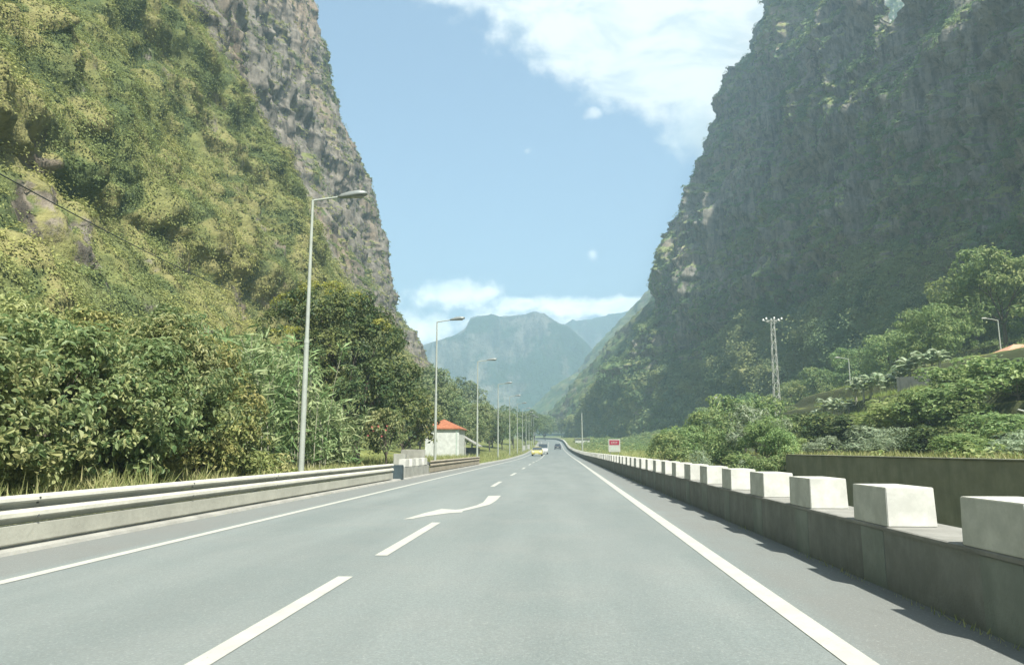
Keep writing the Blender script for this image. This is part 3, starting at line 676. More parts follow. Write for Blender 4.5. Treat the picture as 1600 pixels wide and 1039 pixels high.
for i, (px_, y, k, s_, lab) in enumerate(vt):
    x = at(px_, 702, y).x; place(PT[k], (x, y, float(gz(x, y)) - .2), s_ * 1.2, i * 1.7, lab, 'tree', GV)

# right side: shrubs by the river and on the terraces
def proto2(kind, seed, rx, h, leaf, mt, n=7, dens=.8, asp=.5, cat='shrub'):
    r_ = np.random.default_rng(seed); return plant(kind, (0, 0, 0), lobes_dome(r_, rx, rx, h, n, .42, .18), leaf, asp, dens, M[mt], seed, 'x', cat, None, .6, .07, 'foliage', 'stem', shell=.7, clump=.34)
PS = [proto2('rounded_shrub', 301, 2.0, 3.4, .2, 'lf_right'), proto2('rounded_shrub', 302, 2.2, 3.0, .22, 'lf_right', 8), proto2('rounded_shrub', 303, 1.7, 3.2, .2, 'lf_tree', 7), proto2('feathery_shrub', 304, 1.8, 3.0, .34, 'lf_pale', 7, .8, .18)]
GR = 'shrubs on the right bank and terraces'
def onp(px_, y): x = at(px_, 702, y).x; return (x, y, float(gz(x, y)) - .15)
rs = [(1042, 62, 0, .85, 'leftmost shrub of the right bank, behind the row of white blocks'), (1068, 66, 1, .95, 'rounded shrub second from the left on the right bank'),
      (1088, 58, 3, .8, 'feathery shrub low behind the white blocks on the right bank'), (1105, 72, 0, 1.25, 'tall shrub on the right bank below the small wooden pole'),
      (1132, 60, 0, 1.0, 'rounded shrub on the bank left of the feathery grey one'), (1165, 84, 1, 1.9, 'biggest yellow-green shrub left of the lattice pylon'),
      (1150, 54, 3, 1.0, 'pale feathery shrub in the centre of the right bank'), (1182, 58, 3, 1.25, 'large pale feathery shrub below the pylon'),
      (1120, 49, 2, .6, 'small dark shrub just above the white blocks'), (1195, 49, 1, .72, 'low bright shrub at the left end of the grey river wall'),
      (1215, 66, 1, 1.0, 'round shrub between the feathery shrub and the terrace edge'), (1262, 68, 2, 1.5, 'dark shrub on the slope under the first terrace'),
      (1300, 62, 2, 1.4, 'dark green shrub mid slope below the banana plants'), (1345, 60, 2, 1.35, 'dark shrub right of centre on the lower slope'),
      (1240, 56, 0, .55, 'small shrub at the top of the grey wall near its left end'), (1290, 50, 3, .6, 'small pale sprig shrub on the grey wall'),
      (1370, 50, 3, .9, 'pale feathery shrub above the middle of the grey wall'), (1395, 44, 3, .75, 'wispy pale shrub on the wall right of the middle'),
      (1430, 56, 1, 1.3, 'yellow-green round shrub left in the clump below the white gate'), (1480, 54, 0, 1.35, 'yellow-green round shrub in the centre of the clump under the terrace'),
      (1525, 56, 1, 1.2, 'yellow-green shrub at the right end of the clump under the terrace'), (1455, 42, 2, .75, 'dark low shrub above the right half of the wall'),
      (1560, 46, 0, .9, 'shrub at the right edge below the bright terrace'), (1600, 52, 1, 1.3, 'shrub cut by the right edge of the photo'),
      (1600, 30, 3, .55, 'feathery bush at the lower right edge above the wall'), (1500, 34, 1, .5, 'small yellowish bush on the wall top at right'),
      (1408, 62, 2, .9, 'dark shrub wedged between the slope shrubs and the round clump')]
for i, (px_, y, k, s_, lab) in enumerate(rs): place(PS[k], onp(px_, y), s_ * (1.5 if px_ > 1230 else 1.1), i * 2.1, lab, 'shrub', GR, s_ * (.8 if px_ > 1230 else 1.1))
PB = [proto('spreading_tree', 401, 4.6, 7.4, .32, 'lf_right', 12, .9, 2.2, .2), proto('spreading_tree', 402, 4.4, 8.4, .34, 'lf_right', 12, .9, 2.5, .2)]
GB = 'trees at the foot of the right cliff'
for i, (px_, y, k, s_, lab) in enumerate([
        (1468, 95, 0, 1.05, 'large round light green tree above the banana plants'), (1590, 98, 1, 1.65, 'tall tree with sunlit crown at the right edge of the photo'),
        (1545, 112, 0, 1.3, 'tree between the round tree and the right edge tree'), (1400, 130, 1, 1.15, 'dim tree behind and left of the large round tree'),
        (1352, 150, 0, 1.3, 'shaded tree at the cliff foot above the banana row'), (1290, 165, 1, 1.15, 'shaded tree behind the small street lamp'),
        (1235, 175, 0, 1.2, 'shaded tree at the cliff foot right of the pylon'), (1170, 190, 1, 1.1, 'dark tree at the cliff foot left of the pylon'),
        (1110, 210, 0, 1.0, 'small dark tree at the cliff foot behind the wooden pole'), (1480, 140, 1, 1.5, 'dim tree high behind the large round tree')]):
    place(PB[k], onp(px_, y), s_, i * 1.3, lab, 'tree', GB)

# tiny trees on the skyline of the right cliff
pr = proto('ridge_tree', 501, 1.9, 5.0, .45, 'lf_tree', 5, .6, 1.0, .15)
for i, (px_, py_, s_, lab) in enumerate([(1146, 118, 1.1, 'topmost small tree leaning out on the skyline of the right cliff'), (1139, 134, .8, 'small tree just under the topmost skyline tree'),
                                        (1128, 160, .9, 'middle small tree on the right cliff skyline'), (1119, 184, .7, 'lowest small tree on the right cliff skyline')]):
    q = at(px_ + 5, py_ + 12, 352); place(pr, q, s_, i * 2, lab, 'tree', 'small trees on the cliff skyline')

for i, (x, y, k, s_, lab) in enumerate([(12.3, 45.6, 1, .62, 'low shrub hiding the near end of the grey river wall'), (11.2, 47.6, 0, .66, 'shrub just left of the end of the grey river wall'),
                                        (13.4, 47.0, 1, .7, 'bright round shrub right at the left end of the river wall top')]):
    place(PS[k], (x, y, -1.0 if i < 2 else .3), s_, i * 2.4 + 1, lab, 'shrub', GR)
# banana row on the terrace
rng = np.random.default_rng(31)
def banana():
    o = empty('banana_plant', (0, 0, 0), 'x', 'banana plant'); MB().tube([(0, 0, -.2), (.03, 0, 1.0), (.0, .04, 1.9)], .13, .08, 7).build('stem', M['palebark'], o)
    V, F = [], []
    for k in range(17):
        a = k * 2.4; zb_ = 1.75 - .055 * k; L_ = rng.uniform(1.1, 1.7); up = rng.uniform(.7, 2.2) * (1 - k / 26); d = np.array([math.cos(a), math.sin(a), 0]); s_ = np.array([-d[1], d[0], 0])
        b0 = len(V)
        for j in range(7):
            q = j / 6; c_ = d * L_ * q * .62 + np.array([0, 0, zb_ + up * L_ * (q - .85 * q * q)]); wd = .2 * math.sin(math.pi * (q * .93 + .07)) + .015
            V += [c_ - s_ * wd - [0, 0, wd * .4], c_, c_ + s_ * wd - [0, 0, wd * .4]]
        for j in range(6):
            for e in (0, 1): F.append([b0 + j * 3 + e, b0 + j * 3 + e + 1, b0 + j * 3 + e + 4, b0 + j * 3 + e + 3])
    link('leaf_cluster', np_mesh('leaf_cluster', V, F), M['lf_banana'], o); return o
bp = banana()
bl = ['leftmost banana plant of the terrace row', 'banana plant second from the left of the row', 'banana plant near the small street lamp', 'banana plant right of the small street lamp'] 
ordn = ['leftmost', 'second', 'third', 'fourth', 'fifth', 'sixth', 'seventh', 'eighth', 'ninth', 'tenth', 'eleventh', 'twelfth', 'thirteenth', 'fourteenth', 'fifteenth', 'sixteenth', 'seventeenth', 'eighteenth']
N_B = 18
for i in range(N_B):
    px_ = 1268 + i * 12.5; y = 86 - i * .6 + rng.uniform(-1, 1)
    lab = (ordn[i] if i in (0,) else ordn[i] + ' from the left') + ' banana plant of the terrace row'
    if i == 0: lab = 'leftmost banana plant of the terrace row'
    if i == N_B - 1: lab = 'rightmost banana plant of the terrace row, by the grey terrace wall'
    q = onp(px_, y); place(bp, (q[0], q[1], q[2] + .1), rng.uniform(.95, 1.35), i * 1.9, lab, 'banana plant', 'banana plants in a row on the terrace')

# ------------------------------------------------------------------ scrub on the cliffs and weeds (uncountable)
def proj(p):
    Mi = np.array(CM.inverted()); q = (p - np.array(CAM)) @ Mi.T; z = -q[:, 2]
    return 800 + FPX * q[:, 0] / np.maximum(z, .1), 519.5 - FPX * q[:, 1] / np.maximum(z, .1), z
def scrub(name, src, n, seed, material, leaf, rad, k, label=None, thr=.45, ymax=320):
    p, nn_, veg, tint_ = src; rng = np.random.default_rng(seed); px_, py_, z = proj(p)
    ok = (px_ > -80) & (px_ < 1680) & (py_ > -60) & (py_ < 760) & (z > 5) & (p[:, 1] < ymax)
    w_ = np.where(ok, np.clip(veg - thr + .35 * fbm(p / 7, 3, 91), 0.0, 1) ** 1.2, 0) + np.where(ok, .012, 0)
    w_ *= np.clip(z / 200, .4, 2) ** .3
    idx = rng.choice(len(p), n, p=w_ / w_.sum()); tq = tint_[idx][:, None].repeat(k, 1).ravel(); c0 = p[idx]; zz = z[idx]; nn_ = nn_[idx]
    R_ = rad * rng.lognormal(0, .45, n)
    up = nn_ * .6 + np.array([0, 0, .8]); up /= np.linalg.norm(up, axis=1, keepdims=True)
    w3 = unit(rng, n * k).reshape(n, k, 3); dt = (w3 * up[:, None]).sum(2, keepdims=True); w3 = np.where(dt < 0, w3 - 2 * dt * up[:, None], w3)
    pos = c0[:, None] + w3 * R_[:, None, None] * rng.uniform(.55, 1, (n, k, 1)) * np.array([1, 1, .8])
    no = w3 * .6 + up[:, None] * .9 + rng.normal(size=(n, k, 3)) * .3
    sz = (np.clip(zz / 190, .45, 1.5) * leaf)[:, None].repeat(k, 1)
    o = leaves(name, pos.reshape(-1, 3), no.reshape(-1, 3), sz.ravel(), .62, rng, material, None, .1, tint=tq); tag(o, label, None, None, 'stuff'); return o
tag(scrub('scrub', cl_L, 60000, 1, M['lf_scrub_l'], .42, .62, 15, 'yellow-green scrub covering the sunny left slope'), cat='scrub')
low_ = cl_R[0][:, 2] < 62
tag(scrub('scrub', tuple(q[low_] for q in cl_R), 3200, 6, M['lf_scrub_r'], .62, 2.3, 70, 'dark wooded scrub along the foot of the right cliff', .1, 440), cat='scrub')
tag(scrub('scrub', cl_R, 30000, 2, M['lf_scrub_r'], .55, .9, 20, 'dark green scrub clinging to the shaded right cliff', .4, 440), cat='scrub')
# scrub on the right hillside between the trees
rng = np.random.default_rng(8)
hx = rng.uniform(5, 85, 90000); hy = rng.uniform(24, 330, 90000); ok_ = (hx > 14) | (hy > 95); hx, hy = hx[ok_], hy[ok_]; NH = len(hx); hzz = gz(hx, hy); pp = np.stack([hx, hy, hzz], 1)
vg = np.clip(.45 + .6 * fbm(pp / 6, 3, 12) + smooth((hx - 44) / 14) * .6 - .3 * ((hx > 24) & (hx < 44) & (hy < 120)), 0, 1.2)
tag(scrub('scrub', (pp, np.tile([-.2, 0, 1.], (NH, 1)), vg, rng.uniform(0, 1, NH)), 6500, 3, M['lf_right'], .5, .75, 34, 'yellow-green scrub on the terraced right hillside', .35), cat='scrub')
def weeds(name, xs_, ys_, n, h, seed, label, mt='lf_dry'):
    rng = np.random.default_rng(seed); x = rng.uniform(*xs_, n); y = ys_[0] + (ys_[1] - ys_[0]) * rng.uniform(0, 1, n) ** 1.6
    keep = fbm(np.stack([x * .9, y * .6, 0 * x], 1), 3, seed) > -.25; x, y = x[keep], y[keep]; n = len(x)
    xx = x - sh(y); hh = h * rng.uniform(.5, 1.3, n) * (1 + .5 * fbm(np.stack([x, y, 0 * x], 1), 2, seed + 1))
    d_ = np.stack([rng.normal(0, .35, n), rng.normal(0, .35, n), np.ones(n)], 1); c = np.stack([xx, y, gz(xx, y) + hh * .45], 1)
    nn_ = np.cross(d_, rng.normal(size=(n, 3)))
    tag(leaves(name, c, nn_, hh, .1 * np.clip(.33 / hh, .22, 1.0), rng, M[mt], None, tdir=d_, fold=.03), label, 'grass', None, 'stuff')
weeds('grass', (-9.6, -7.15), (4, 34), 26000, .42, 41, 'tall pale weeds along the back of the left guardrail')
weeds('grass', (-8.6, -7.1), (6, 19), 12000, .6, 47, 'tall seeding weeds behind the near end of the left guardrail')
weeds('grass', (-14, -7.3), (36, 190), 26000, .5, 42, 'yellow-green grass verge beyond the concrete parapet')
weeds('grass', (13.7, 20), (14, 60), 9000, .3, 43, 'dry pale weeds along the top of the grey river wall')
M['lf_bright'] = leafmat('bright_crop_leaves', (.10, .15, .035), (.21, .25, .06), None, .3, .35, .3, .5)
weeds('grass', (25, 38), (70, 97), 15000, .5, 48, 'bright green grass and crops on the terrace below the banana row', 'lf_bright')
weeds('grass', (2.80, 2.89), (3, 60), 1500, .07, 49, 'small tufts of grass in the joint at the foot of the right wall')
weeds('grass', (-6.62, -6.5), (5, 60), 2600, .06, 50, 'tufts of grass and moss along the left kerb below the guardrail')
weeds('grass', (3.7, 13), (62, 300), 26000, .55, 44, 'yellowish grass bank behind the far blocks around the red sign')

# ------------------------------------------------------------------ right wall with white blocks
wy = np.concatenate([np.arange(-6, 60, 3.), np.arange(60, 461, 5.)])
o = empty('roadside_wall', (2.9, 0, 0), 'low stained concrete wall along the right shoulder that carries the white blocks', 'wall')
def rel(y): q = road_pt(2.9, y); return (q[0] - 2.9, q[1], q[2])
MB().sweep([(0, -.1), (0.0, .53), (.05, .53), (.60, .53), (.60, -3.3), (.3, -3.3)], [rel(y) for y in wy], True).build('wall_body', M['wall'], o)
MB().sweep([(-.012, .531), (-.012, .558), (.0, .566), (.61, .566), (.612, .531)], [rel(y) for y in wy], True).build('coping', M['capw'], o)
pil = MB()
blocks = []
rng = random.Random(5)
mbk = MB(); mbk.box(0, .43, -.39, .39, 0, .345, .006, .975); bme = mbk.mesh('white_block'); bme.materials.append(M['white'])
ords = ['second', 'third', 'fourth', 'fifth', 'sixth', 'seventh', 'eighth', 'ninth', 'tenth', 'eleventh', 'twelfth', 'thirteenth', 'fourteenth', 'fifteenth', 'sixteenth', 'seventeenth', 'eighteenth']
NB = 112; n_ = 0
for i in range(-1, NB):
    y = 5.335 + 2.07 * i
    if y > 235: break
    q = road_pt(2.9, y, .567)
    p_ = MB(); z1 = .53
    p_.box(q[0] - 2.9 - .004, q[0] - 2.9 + .03, q[1] - .2 - rng.uniform(0, .1), q[1] + .2 + rng.uniform(0, .1), q[2] - .6, q[2] - .045)
    if i < 26: pp_ = p_.build('wall_rib', M['rib'] if 'rib' in M else M.setdefault('rib', concrete('wall_rib_concrete', (.205, .23, .205), .5, (.11, .135, .12))), o)
    else: p_.b.free()
    b = bpy.data.objects.new('white_block', bme); COL.objects.link(b); b.location = (q[0] + rng.uniform(-.008, .008), q[1] + rng.uniform(-.03, .03), q[2]); b.rotation_euler.z = R(rng.uniform(-1, 1))
    if i == -1: lab = 'white painted concrete block just outside the right edge of the photo'; b.hide_render = False
    elif i == 0: lab = 'nearest white painted concrete block on the wall, cut by the right edge of the photo'
    elif i <= len(ords): lab = ords[i - 1] + ' nearest white painted concrete block on the roadside wall'
    elif i < 30: lab = 'small white block far along the wall, beyond the eighteen nearest blocks'
    else: lab = 'tiny white block in the farthest merged stretch of the row by the red sign'
    if i == -1: bpy.data.objects.remove(b); continue
    tag(b, lab, 'concrete block', 'white blocks in a row on the right wall')
# far light barrier continuing round the bend
MB().sweep([(0, 0), (0, .35), (.44, .35), (.44, 0)], [(lambda q: (q[0] - 2.9, q[1], q[2]))(road_pt(2.9, y, .57)) for y in np.arange(236, 461, 5.)], True).build('far_parapet', M['white'], o)

# grey river wall
o = empty('river_wall', (13, 28, 0), 'long dark grey concrete wall across the river on the right', 'wall')
MB().box(-.02, .4, -26, 16.6, -3.3, .93, .03).build('wall_body', M['wall_far'], o)
MB().box(-.05, .44, -26, 16.63, .931, .97, .008).build('coping', concrete('dry_coping', (.24, .24, .2), .4), o)

# ------------------------------------------------------------------ left guardrails
Wprof = [(0, .69), (.045, .695), (.085, .665), (.095, .625), (.085, .605), (.012, .585), (0, .56), (0, .54), (.055, .525), (.088, .485), (.095, .435), (.085, .418), (.012, .40), (0, .37), (0, .345)]
def guardrail(y0, y1, x, label, beam, plate, step=4.0, skirt=True, endcurl=False):
    o = empty('guardrail', road_pt(x, y0), label, 'guardrail'); b0 = road_pt(x, y0)
    R_ = lambda y: tuple(a - b for a, b in zip(road_pt(x, y), b0))
    ysx = list(np.linspace(y0, y1, int((y1 - y0) / 2) + 2)); path = [R_(y) for y in ysx]
    if endcurl: path += [(path[-1][0] - .08, path[-1][1] + .35, path[-1][2] - .05), (path[-1][0] - .3, path[-1][1] + .6, path[-1][2] - .25)]
    MB().sweep([(a, b) for a, b in Wprof] + [(a - .006, b) for a, b in Wprof[::-1]], path, True).build('beam', beam, o)
    j = MB()
    y = y0 + 1.2
    while y < y1 - .5:
        q = R_(y)
        for z in (.47, .575, .63, .41): j.box(q[0] + (.055 if z in (.47, .575) else .082), q[0] + (.068 if z in (.47, .575) else .095), q[1] - .015, q[1] + .015, q[2] + z, q[2] + z + .03)
        y += step
    j.build('bolts', M['darkrail'], o)
    if skirt:
        MB().sweep([(.045, .345), (.06, .33), (.062, .12), (.045, .10), (.035, .10), (.035, .345)], [R_(y) for y in ysx], True).build('lower_plate', plate, o)
    y = y0 + .4
    while y < y1:
        q = R_(y); MB().box(q[0] - .17, q[0] - .07, q[1] - .05, q[1] + .05, q[2] - .1, q[2] + .64).box(q[0] - .07, q[0] - .003, q[1] - .04, q[1] + .04, q[2] + .42, q[2] + .6).build('post', M['darkrail'], o); y += step
    return o
guardrail(-4, 29.3, -6.72, 'long pale steel guardrail with lower plate along the left edge of the road', M['zinc'], M['plate'])
guardrail(37.4, 60, -6.68, 'warm tinted steel guardrail beyond the concrete parapet', M['rust'], M['rust'], endcurl=True)

# parapet with blocks between the two guardrails
o = empty('bridge_parapet', (-6.75, 34, 0), 'short pale concrete parapet between the two left guardrails', 'parapet')
MB().box(-.18, .12, -2.7, 3.2, -.1, .5, .02).build('wall_body', M['pale'], o)
tag(MB().box(-.22, .22, -.22, .22, 0, .62, .02, .97).build('end_pillar', M['dark'], None, (-6.75, 30.5, 0)), 'dark square concrete pillar at the far end of the near guardrail', 'pillar')
for i, lab in enumerate(['nearest', 'second', 'third', 'farthest']):
    tag(MB().box(-.15, .15, -.42, .42, 0, .34, .015, .96).build('parapet_block', M['white'], None, (-6.78, 31.9 + i * 1.45, .503)), lab + ' pale block on the short parapet on the left', 'concrete block', 'pale blocks on the left parapet')
tag(MB().box(-.9, .55, -.12, .12, -.2, 1.15, .02).build('leaning_slab', M['pale'], None, (-8.75, 44.5, .1)), 'pale upright concrete panel behind the short parapet', 'wall')
tag(MB().box(-.3, .3, -.14, .14, -.2, .95, .02).build('concrete_pillar', M['pale'], None, (-7.9, 36.2, .1)), 'pale concrete pillar behind the parapet blocks', 'pillar')

# ------------------------------------------------------------------ lamp posts
def lamp_post():
    o = empty('street_lamp', (0, 0, 0), 'x', 'street lamp')
    MB().tube([(0, 0, -.3), (0, 0, 4.6)], .092, .078, 12).tube([(0, 0, 4.6), (0, 0, 9.25)], .066, .042, 12).build('pole', M['post'], o)
    MB().tube([(0, 0, 4.55), (0, 0, 4.68)], .086, .08, 12).tube([(0, 0, -.1), (0, 0, .5)], .1, .1, 12).build('collar', M['post'], o)
    MB().tube([(0, 0, 9.2), (.06, 0, 9.24), (.95, 0, 9.36)], .04, .032, 8).build('arm', M['post'], o)
    mb = MB(); prof = [(.82, .04, .05), (.95, .08, .10), (1.2, .13, .15), (1.5, .17, .15), (1.68, .14, .11), (1.78, .06, .05)]
    rings = []
    for x, wd, hh in prof:
        z = 9.34 + (x - .8) * .11
        rings.append([mb.b.verts.new((x, wd * math.cos(a), z + hh * max(-.35, math.sin(a)))) for a in [k * math.pi / 6 for k in range(12)]])
    for A, B in zip(rings, rings[1:]):
        for k in range(12): mb.b.faces.new((A[k], A[(k + 1) % 12], B[(k + 1) % 12], B[k])).smooth = True
    mb.b.faces.new(rings[0]); mb.b.faces.new(rings[-1]); h_ = mb.build('lamp_head', M['lamp'], o)
    MB().box(1.22, 1.64, -.09, .09, 9.325, 9.372, .015).build('lamp_cover', M['glass_lamp'], h_); return o
lp = lamp_post()
for i in range(12):
    y = 22.6 + 22.8 * i; q = road_pt(-8.0 if i == 0 else -7.75, y)
    names = ['nearest tall street lamp rising beside the canes behind the left guardrail', 'second street lamp, in front of the hut with the red roof', 'third street lamp, its head against the far mountain',
             'fourth street lamp from the camera, right of the third', 'fifth street lamp from the camera among the valley trees', 'sixth street lamp from the camera, pale against the dark trees']
    place(lp, (q[0], q[1], q[2]), 1 + (.0 if i == 0 else random.Random(i).uniform(-.012, .012)), R(random.Random(i).uniform(-3, 3)), names[i] if i < 6 else ['seventh', 'eighth', 'ninth'][i - 6] + ' street lamp from the camera, tiny behind the yellow taxi' if i < 9 else 'tiny distant street lamp in the row near the bend of the road', 'street lamp', 'street lamps along the left verge')

# pole, sign, small lamps, pylon on the right
q = road_pt(6.2, 165); o = empty('utility_pole', (q[0] - 1.0, q[1], float(gz(q[0], q[1]))), 'plain pale pole standing right of the road at the cliff foot', 'pole')
MB().tube([(0, 0, -.2), (-.05, 0, 8.2)], .17, .11, 8).build('shaft', M['post'], o); MB().tube([(-.05, 0, 8.2), (-.05, 0, 8.3)], .12, .10, 8).build('cap', M['lamp'], o)
sx, sy = at(960, 700, 77).x, 77.0; gzs = float(gz(sx, sy))
o = empty('road_sign', (sx, sy, gzs), 'red and white rectangular road sign above the far white blocks', 'sign')
zt = at(960, 686, 77).z - gzs; zb = at(960, 706, 77).z - gzs
MB().box(-.6, .6, -.03, .03, zb, zt, .008).build('panel', M['wsign'], o)
MB().box(-.5, .5, -.045, -.031, zt - .58, zt - .1).build('red_plate', M['red'], o)
for dx in (-.4, .4): MB().tube([(dx, .08, -.3), (dx, .08, zt - .1)], .03, .03, 6).build('post', M['post'], o)
MB().box(-.04, .04, -.04, -.031, zb + .1, zt - .7).box(-.35, -.12, -.04, -.031, zb + .18, zb + .5).box(.12, .35, -.04, -.031, zb + .18, zb + .5).build('symbol', M['gsign'], o)
lt = MB()
for k in range(4):
    x0 = -.3 + k * .16; lt.box(x0, x0 + .035, -.052, -.046, zt - .45, zt - .24); lt.box(x0 + .035, x0 + .11, -.052, -.046, zt - .45 + (k % 2) * .09, zt - .415 + (k % 2) * .09); lt.box(x0 + .08, x0 + .11, -.052, -.046, zt - .41 + .09, zt - .24)
lt.build('lettering', M['wsign'], o)

b_ = at(1213, 612, 110); o = empty('lattice_pylon', (b_.x, 110, float(gz(b_.x, 110)) - .3), 'slender lattice steel pylon with white insulators in front of the shaded cliff', 'pylon')
H_ = at(1210, 498, 110).z - (float(gz(b_.x, 110)) - .3)
legs = lambda z: .42 - .20 * z / H_
mb = MB()
for sx_, sy_ in ((-1, -1), (1, -1), (1, 1), (-1, 1)): mb.tube([(sx_ * legs(0), sy_ * legs(0), 0), (sx_ * legs(H_), sy_ * legs(H_), H_)], .055, .045, 4)
mb.build('leg_frame', M['steel'], o); mb = MB(); nb = 15
for k in range(nb):
    z0, z1 = H_ * k / nb, H_ * (k + 1) / nb; a, b = legs(z0), legs(z1); s_ = 1 if k % 2 else -1
    for f_ in range(4):
        rot = lambda x, y: [(x, y), (-y, x), (-x, -y), (y, -x)][f_]
        mb.tube([(*rot(-a * s_, -a), z0), (*rot(b * s_, -b), z1)], .028, .028, 4)
mb.build('bracing', M['steel'], o)
MB().tube([(-1.35, 0, H_ - .3), (1.35, 0, H_ - .3)], .06, .06, 5).tube([(-1.3, 0, H_ - .3), (0, 0, H_ - .75), (1.3, 0, H_ - .3)], .035, .035, 4).build('crossarm', M['steel'], o)
for dx, dz in ((-1.35, 0), (-.9, .22), (-.2, .05), (.25, .28), (.85, 0), (1.3, .2)): MB().tube([(dx, -.1, H_ - .3 + dz), (dx, -.1, H_ - .05 + dz)], .15, .11, 8).build('insulator', M['insul'], o)
def small_lamp(px_, ytop, ybase, y, label, s_=1):
    b = at(px_, ybase, y); g0 = float(gz(b.x, y)); t_ = at(px_, ytop, y).z
    h = t_ - min(g0, b.z); z0 = min(g0, b.z); o = empty('hillside_lamp', (b.x, y, z0), label, 'street lamp')
    MB().tube([(0, 0, -.2), (0, 0, h - .1)], .09, .06, 8).build('pole', M['post'], o); MB().tube([(0, 0, h - .12), (-.6, 0, h + .02), (-1.2, 0, h + .1)], .045, .04, 6).build('arm', M['post'], o)
    MB().box(-1.75, -1.1, -.13, .13, h + .06, h + .22, .05, .8).build('lamp_head', M['wsign'], o)
small_lamp(1328, 560, 592, 100, 'small street lamp above the banana plants, left of the large round tree')
small_lamp(1564, 499, 550, 84, 'small street lamp beside the right edge tree and the tiled roof')
q = at(1125, 650, 98); o = empty('utility_pole', (q.x, 98, float(gz(q.x, 98))), 'small pole with a crossbar above the right bank shrubs, left of the pylon', 'pole'); h = at(1125, 618, 98).z - float(gz(q.x, 98))
MB().tube([(0, 0, -.2), (0, 0, h)], .11, .08, 6).build('shaft', M['steel'], o); MB().box(-.8, .8, -.05, .05, h - .3, h - .18).build('crossarm', M['steel'], o)

# terrace walls, gate and roof at right
def terrace_wall(px0, px1, yy0, yy1, zt_, zb_, material, label, name='terrace_wall'):
    a, b = at(px0, 600, yy0), at(px1, 600, yy1); d = Vector((b.x - a.x, yy1 - yy0, 0)); L_ = d.length
    o = MB().box(0, L_, -.15, .15, zb_, zt_, .02).build(name, material, None, (a.x, yy0, 0)); o.rotation_euler.z = math.atan2(d.y, d.x); return tag(o, label, 'wall')
terrace_wall(1402, 1455, 74, 72, at(1430, 588, 73).z, at(1430, 625, 73).z, concrete('terrace_stone', (.17, .18, .16), .5), 'grey rendered terrace wall at the right end of the banana row')
terrace_wall(1462, 1500, 71, 70, at(1480, 588, 70).z, at(1480, 625, 70).z, M['wall_far'], 'dark terrace wall just left of the white gate posts')
terrace_wall(1556, 1640, 66, 62, at(1580, 560, 64).z, at(1580, 600, 64).z, concrete('terrace_stone_dark', (.11, .12, .11), .5), 'dark stone terrace wall at the right edge above the bright grass')
for px_, lab in ((1519, 'left white gate post on the upper terrace'), (1543, 'right white gate post on the upper terrace')):
    q = at(px_, 605, 70); tag(MB().box(-.22, .22, -.2, .2, 0, at(px_, 583, 70).z - q.z + .3, .02).box(-.28, .28, -.26, .26, at(px_, 583, 70).z - q.z + .301, at(px_, 583, 70).z - q.z + .4, .01).build('gate_post', M['white'], None, (q.x, 70, q.z)), lab, 'gate post', 'white gate posts')
q = at(1612, 575, 80); o = empty('hillside_house', (q.x, 82, q.z), 'hillside house with a salmon tiled roof, cut by the right edge', 'house')
MB().box(-2.6, 4, -2, 4, -1.5, 1.2).build('wall', M['plaster'], o)
mb = MB(); v_ = [(-3.1, -2.4, 1.2), (4.6, -2.4, 1.2), (4.6, 4.6, 1.2), (-3.1, 4.6, 1.2), (.2, 1, 2.9), (1.4, 1, 2.9)]
v_ = [mb.b.verts.new(p) for p in v_]
for f_ in ((0, 1, 5, 4), (1, 2, 5), (2, 3, 4, 5), (3, 0, 4), (3, 2, 1, 0)): mb.b.faces.new([v_[k] for k in f_])
mb.build('roof', simple('salmon_tiles', (.48, .26, .17), .8, .15, 2), o)
# lamp arm at the right edge
q = at(1585, 645, 34); o = empty('leaning_pole', (q.x + .6, 34, q.z - 2.8), 'pale curved lamp arm at the right edge above the weeds', 'lamp arm')
MB().tube([(.6, 0, 0), (.6, 0, 2.4), (.35, 0, 2.72), (-.45, 0, 2.95)], .05, .035, 7).build('shaft', M['wsign'], o)

# ------------------------------------------------------------------ hut
hy0 = 84.0; xl, xr_ = at(664, 700, hy0).x, at(717, 700, hy0).x; zb, ze, zr = float(gz(-13, hy0)) - .2, at(690, 669, hy0).z, at(690, 655, hy0 + 2).z
o = empty('tiled_hut', ((xl + xr_) / 2, hy0, zb), 'small white hut with an orange-red hipped tile roof on the left verge', 'hut'); hw = (xr_ - xl) / 2; D_ = 5.0
MB().box(-hw, hw, 0, D_, 0, ze - zb, .01).build('wall', M['plaster'], o)
mb = MB(); e = .22; zz = ze - zb; rt = zr - zb
v_ = [mb.b.verts.new(p) for p in [(-hw - e, -e, zz), (hw + e, -e, zz), (hw + e, D_ + e, zz), (-hw - e, D_ + e, zz), (-.15, 2.1, rt), (-.15, D_ - 2.1, rt), (-hw - e, -e, zz - .12), (hw + e, -e, zz - .12), (hw + e, D_ + e, zz - .12), (-hw - e, D_ + e, zz - .12)]]
for f_ in ((0, 1, 4), (1, 2, 5, 4), (2, 3, 5), (3, 0, 4, 5), (0, 6, 7, 1), (1, 7, 8, 2), (2, 8, 9, 3), (3, 9, 6, 0), (9, 8, 7, 6)): mb.b.faces.new([v_[k] for k in f_])
mb.build('roof', M['roof'], o)
MB().box(hw - .32, hw - .22, -.05, -.001, 0, zz - .13).build('drainpipe', M['gsign'], o)
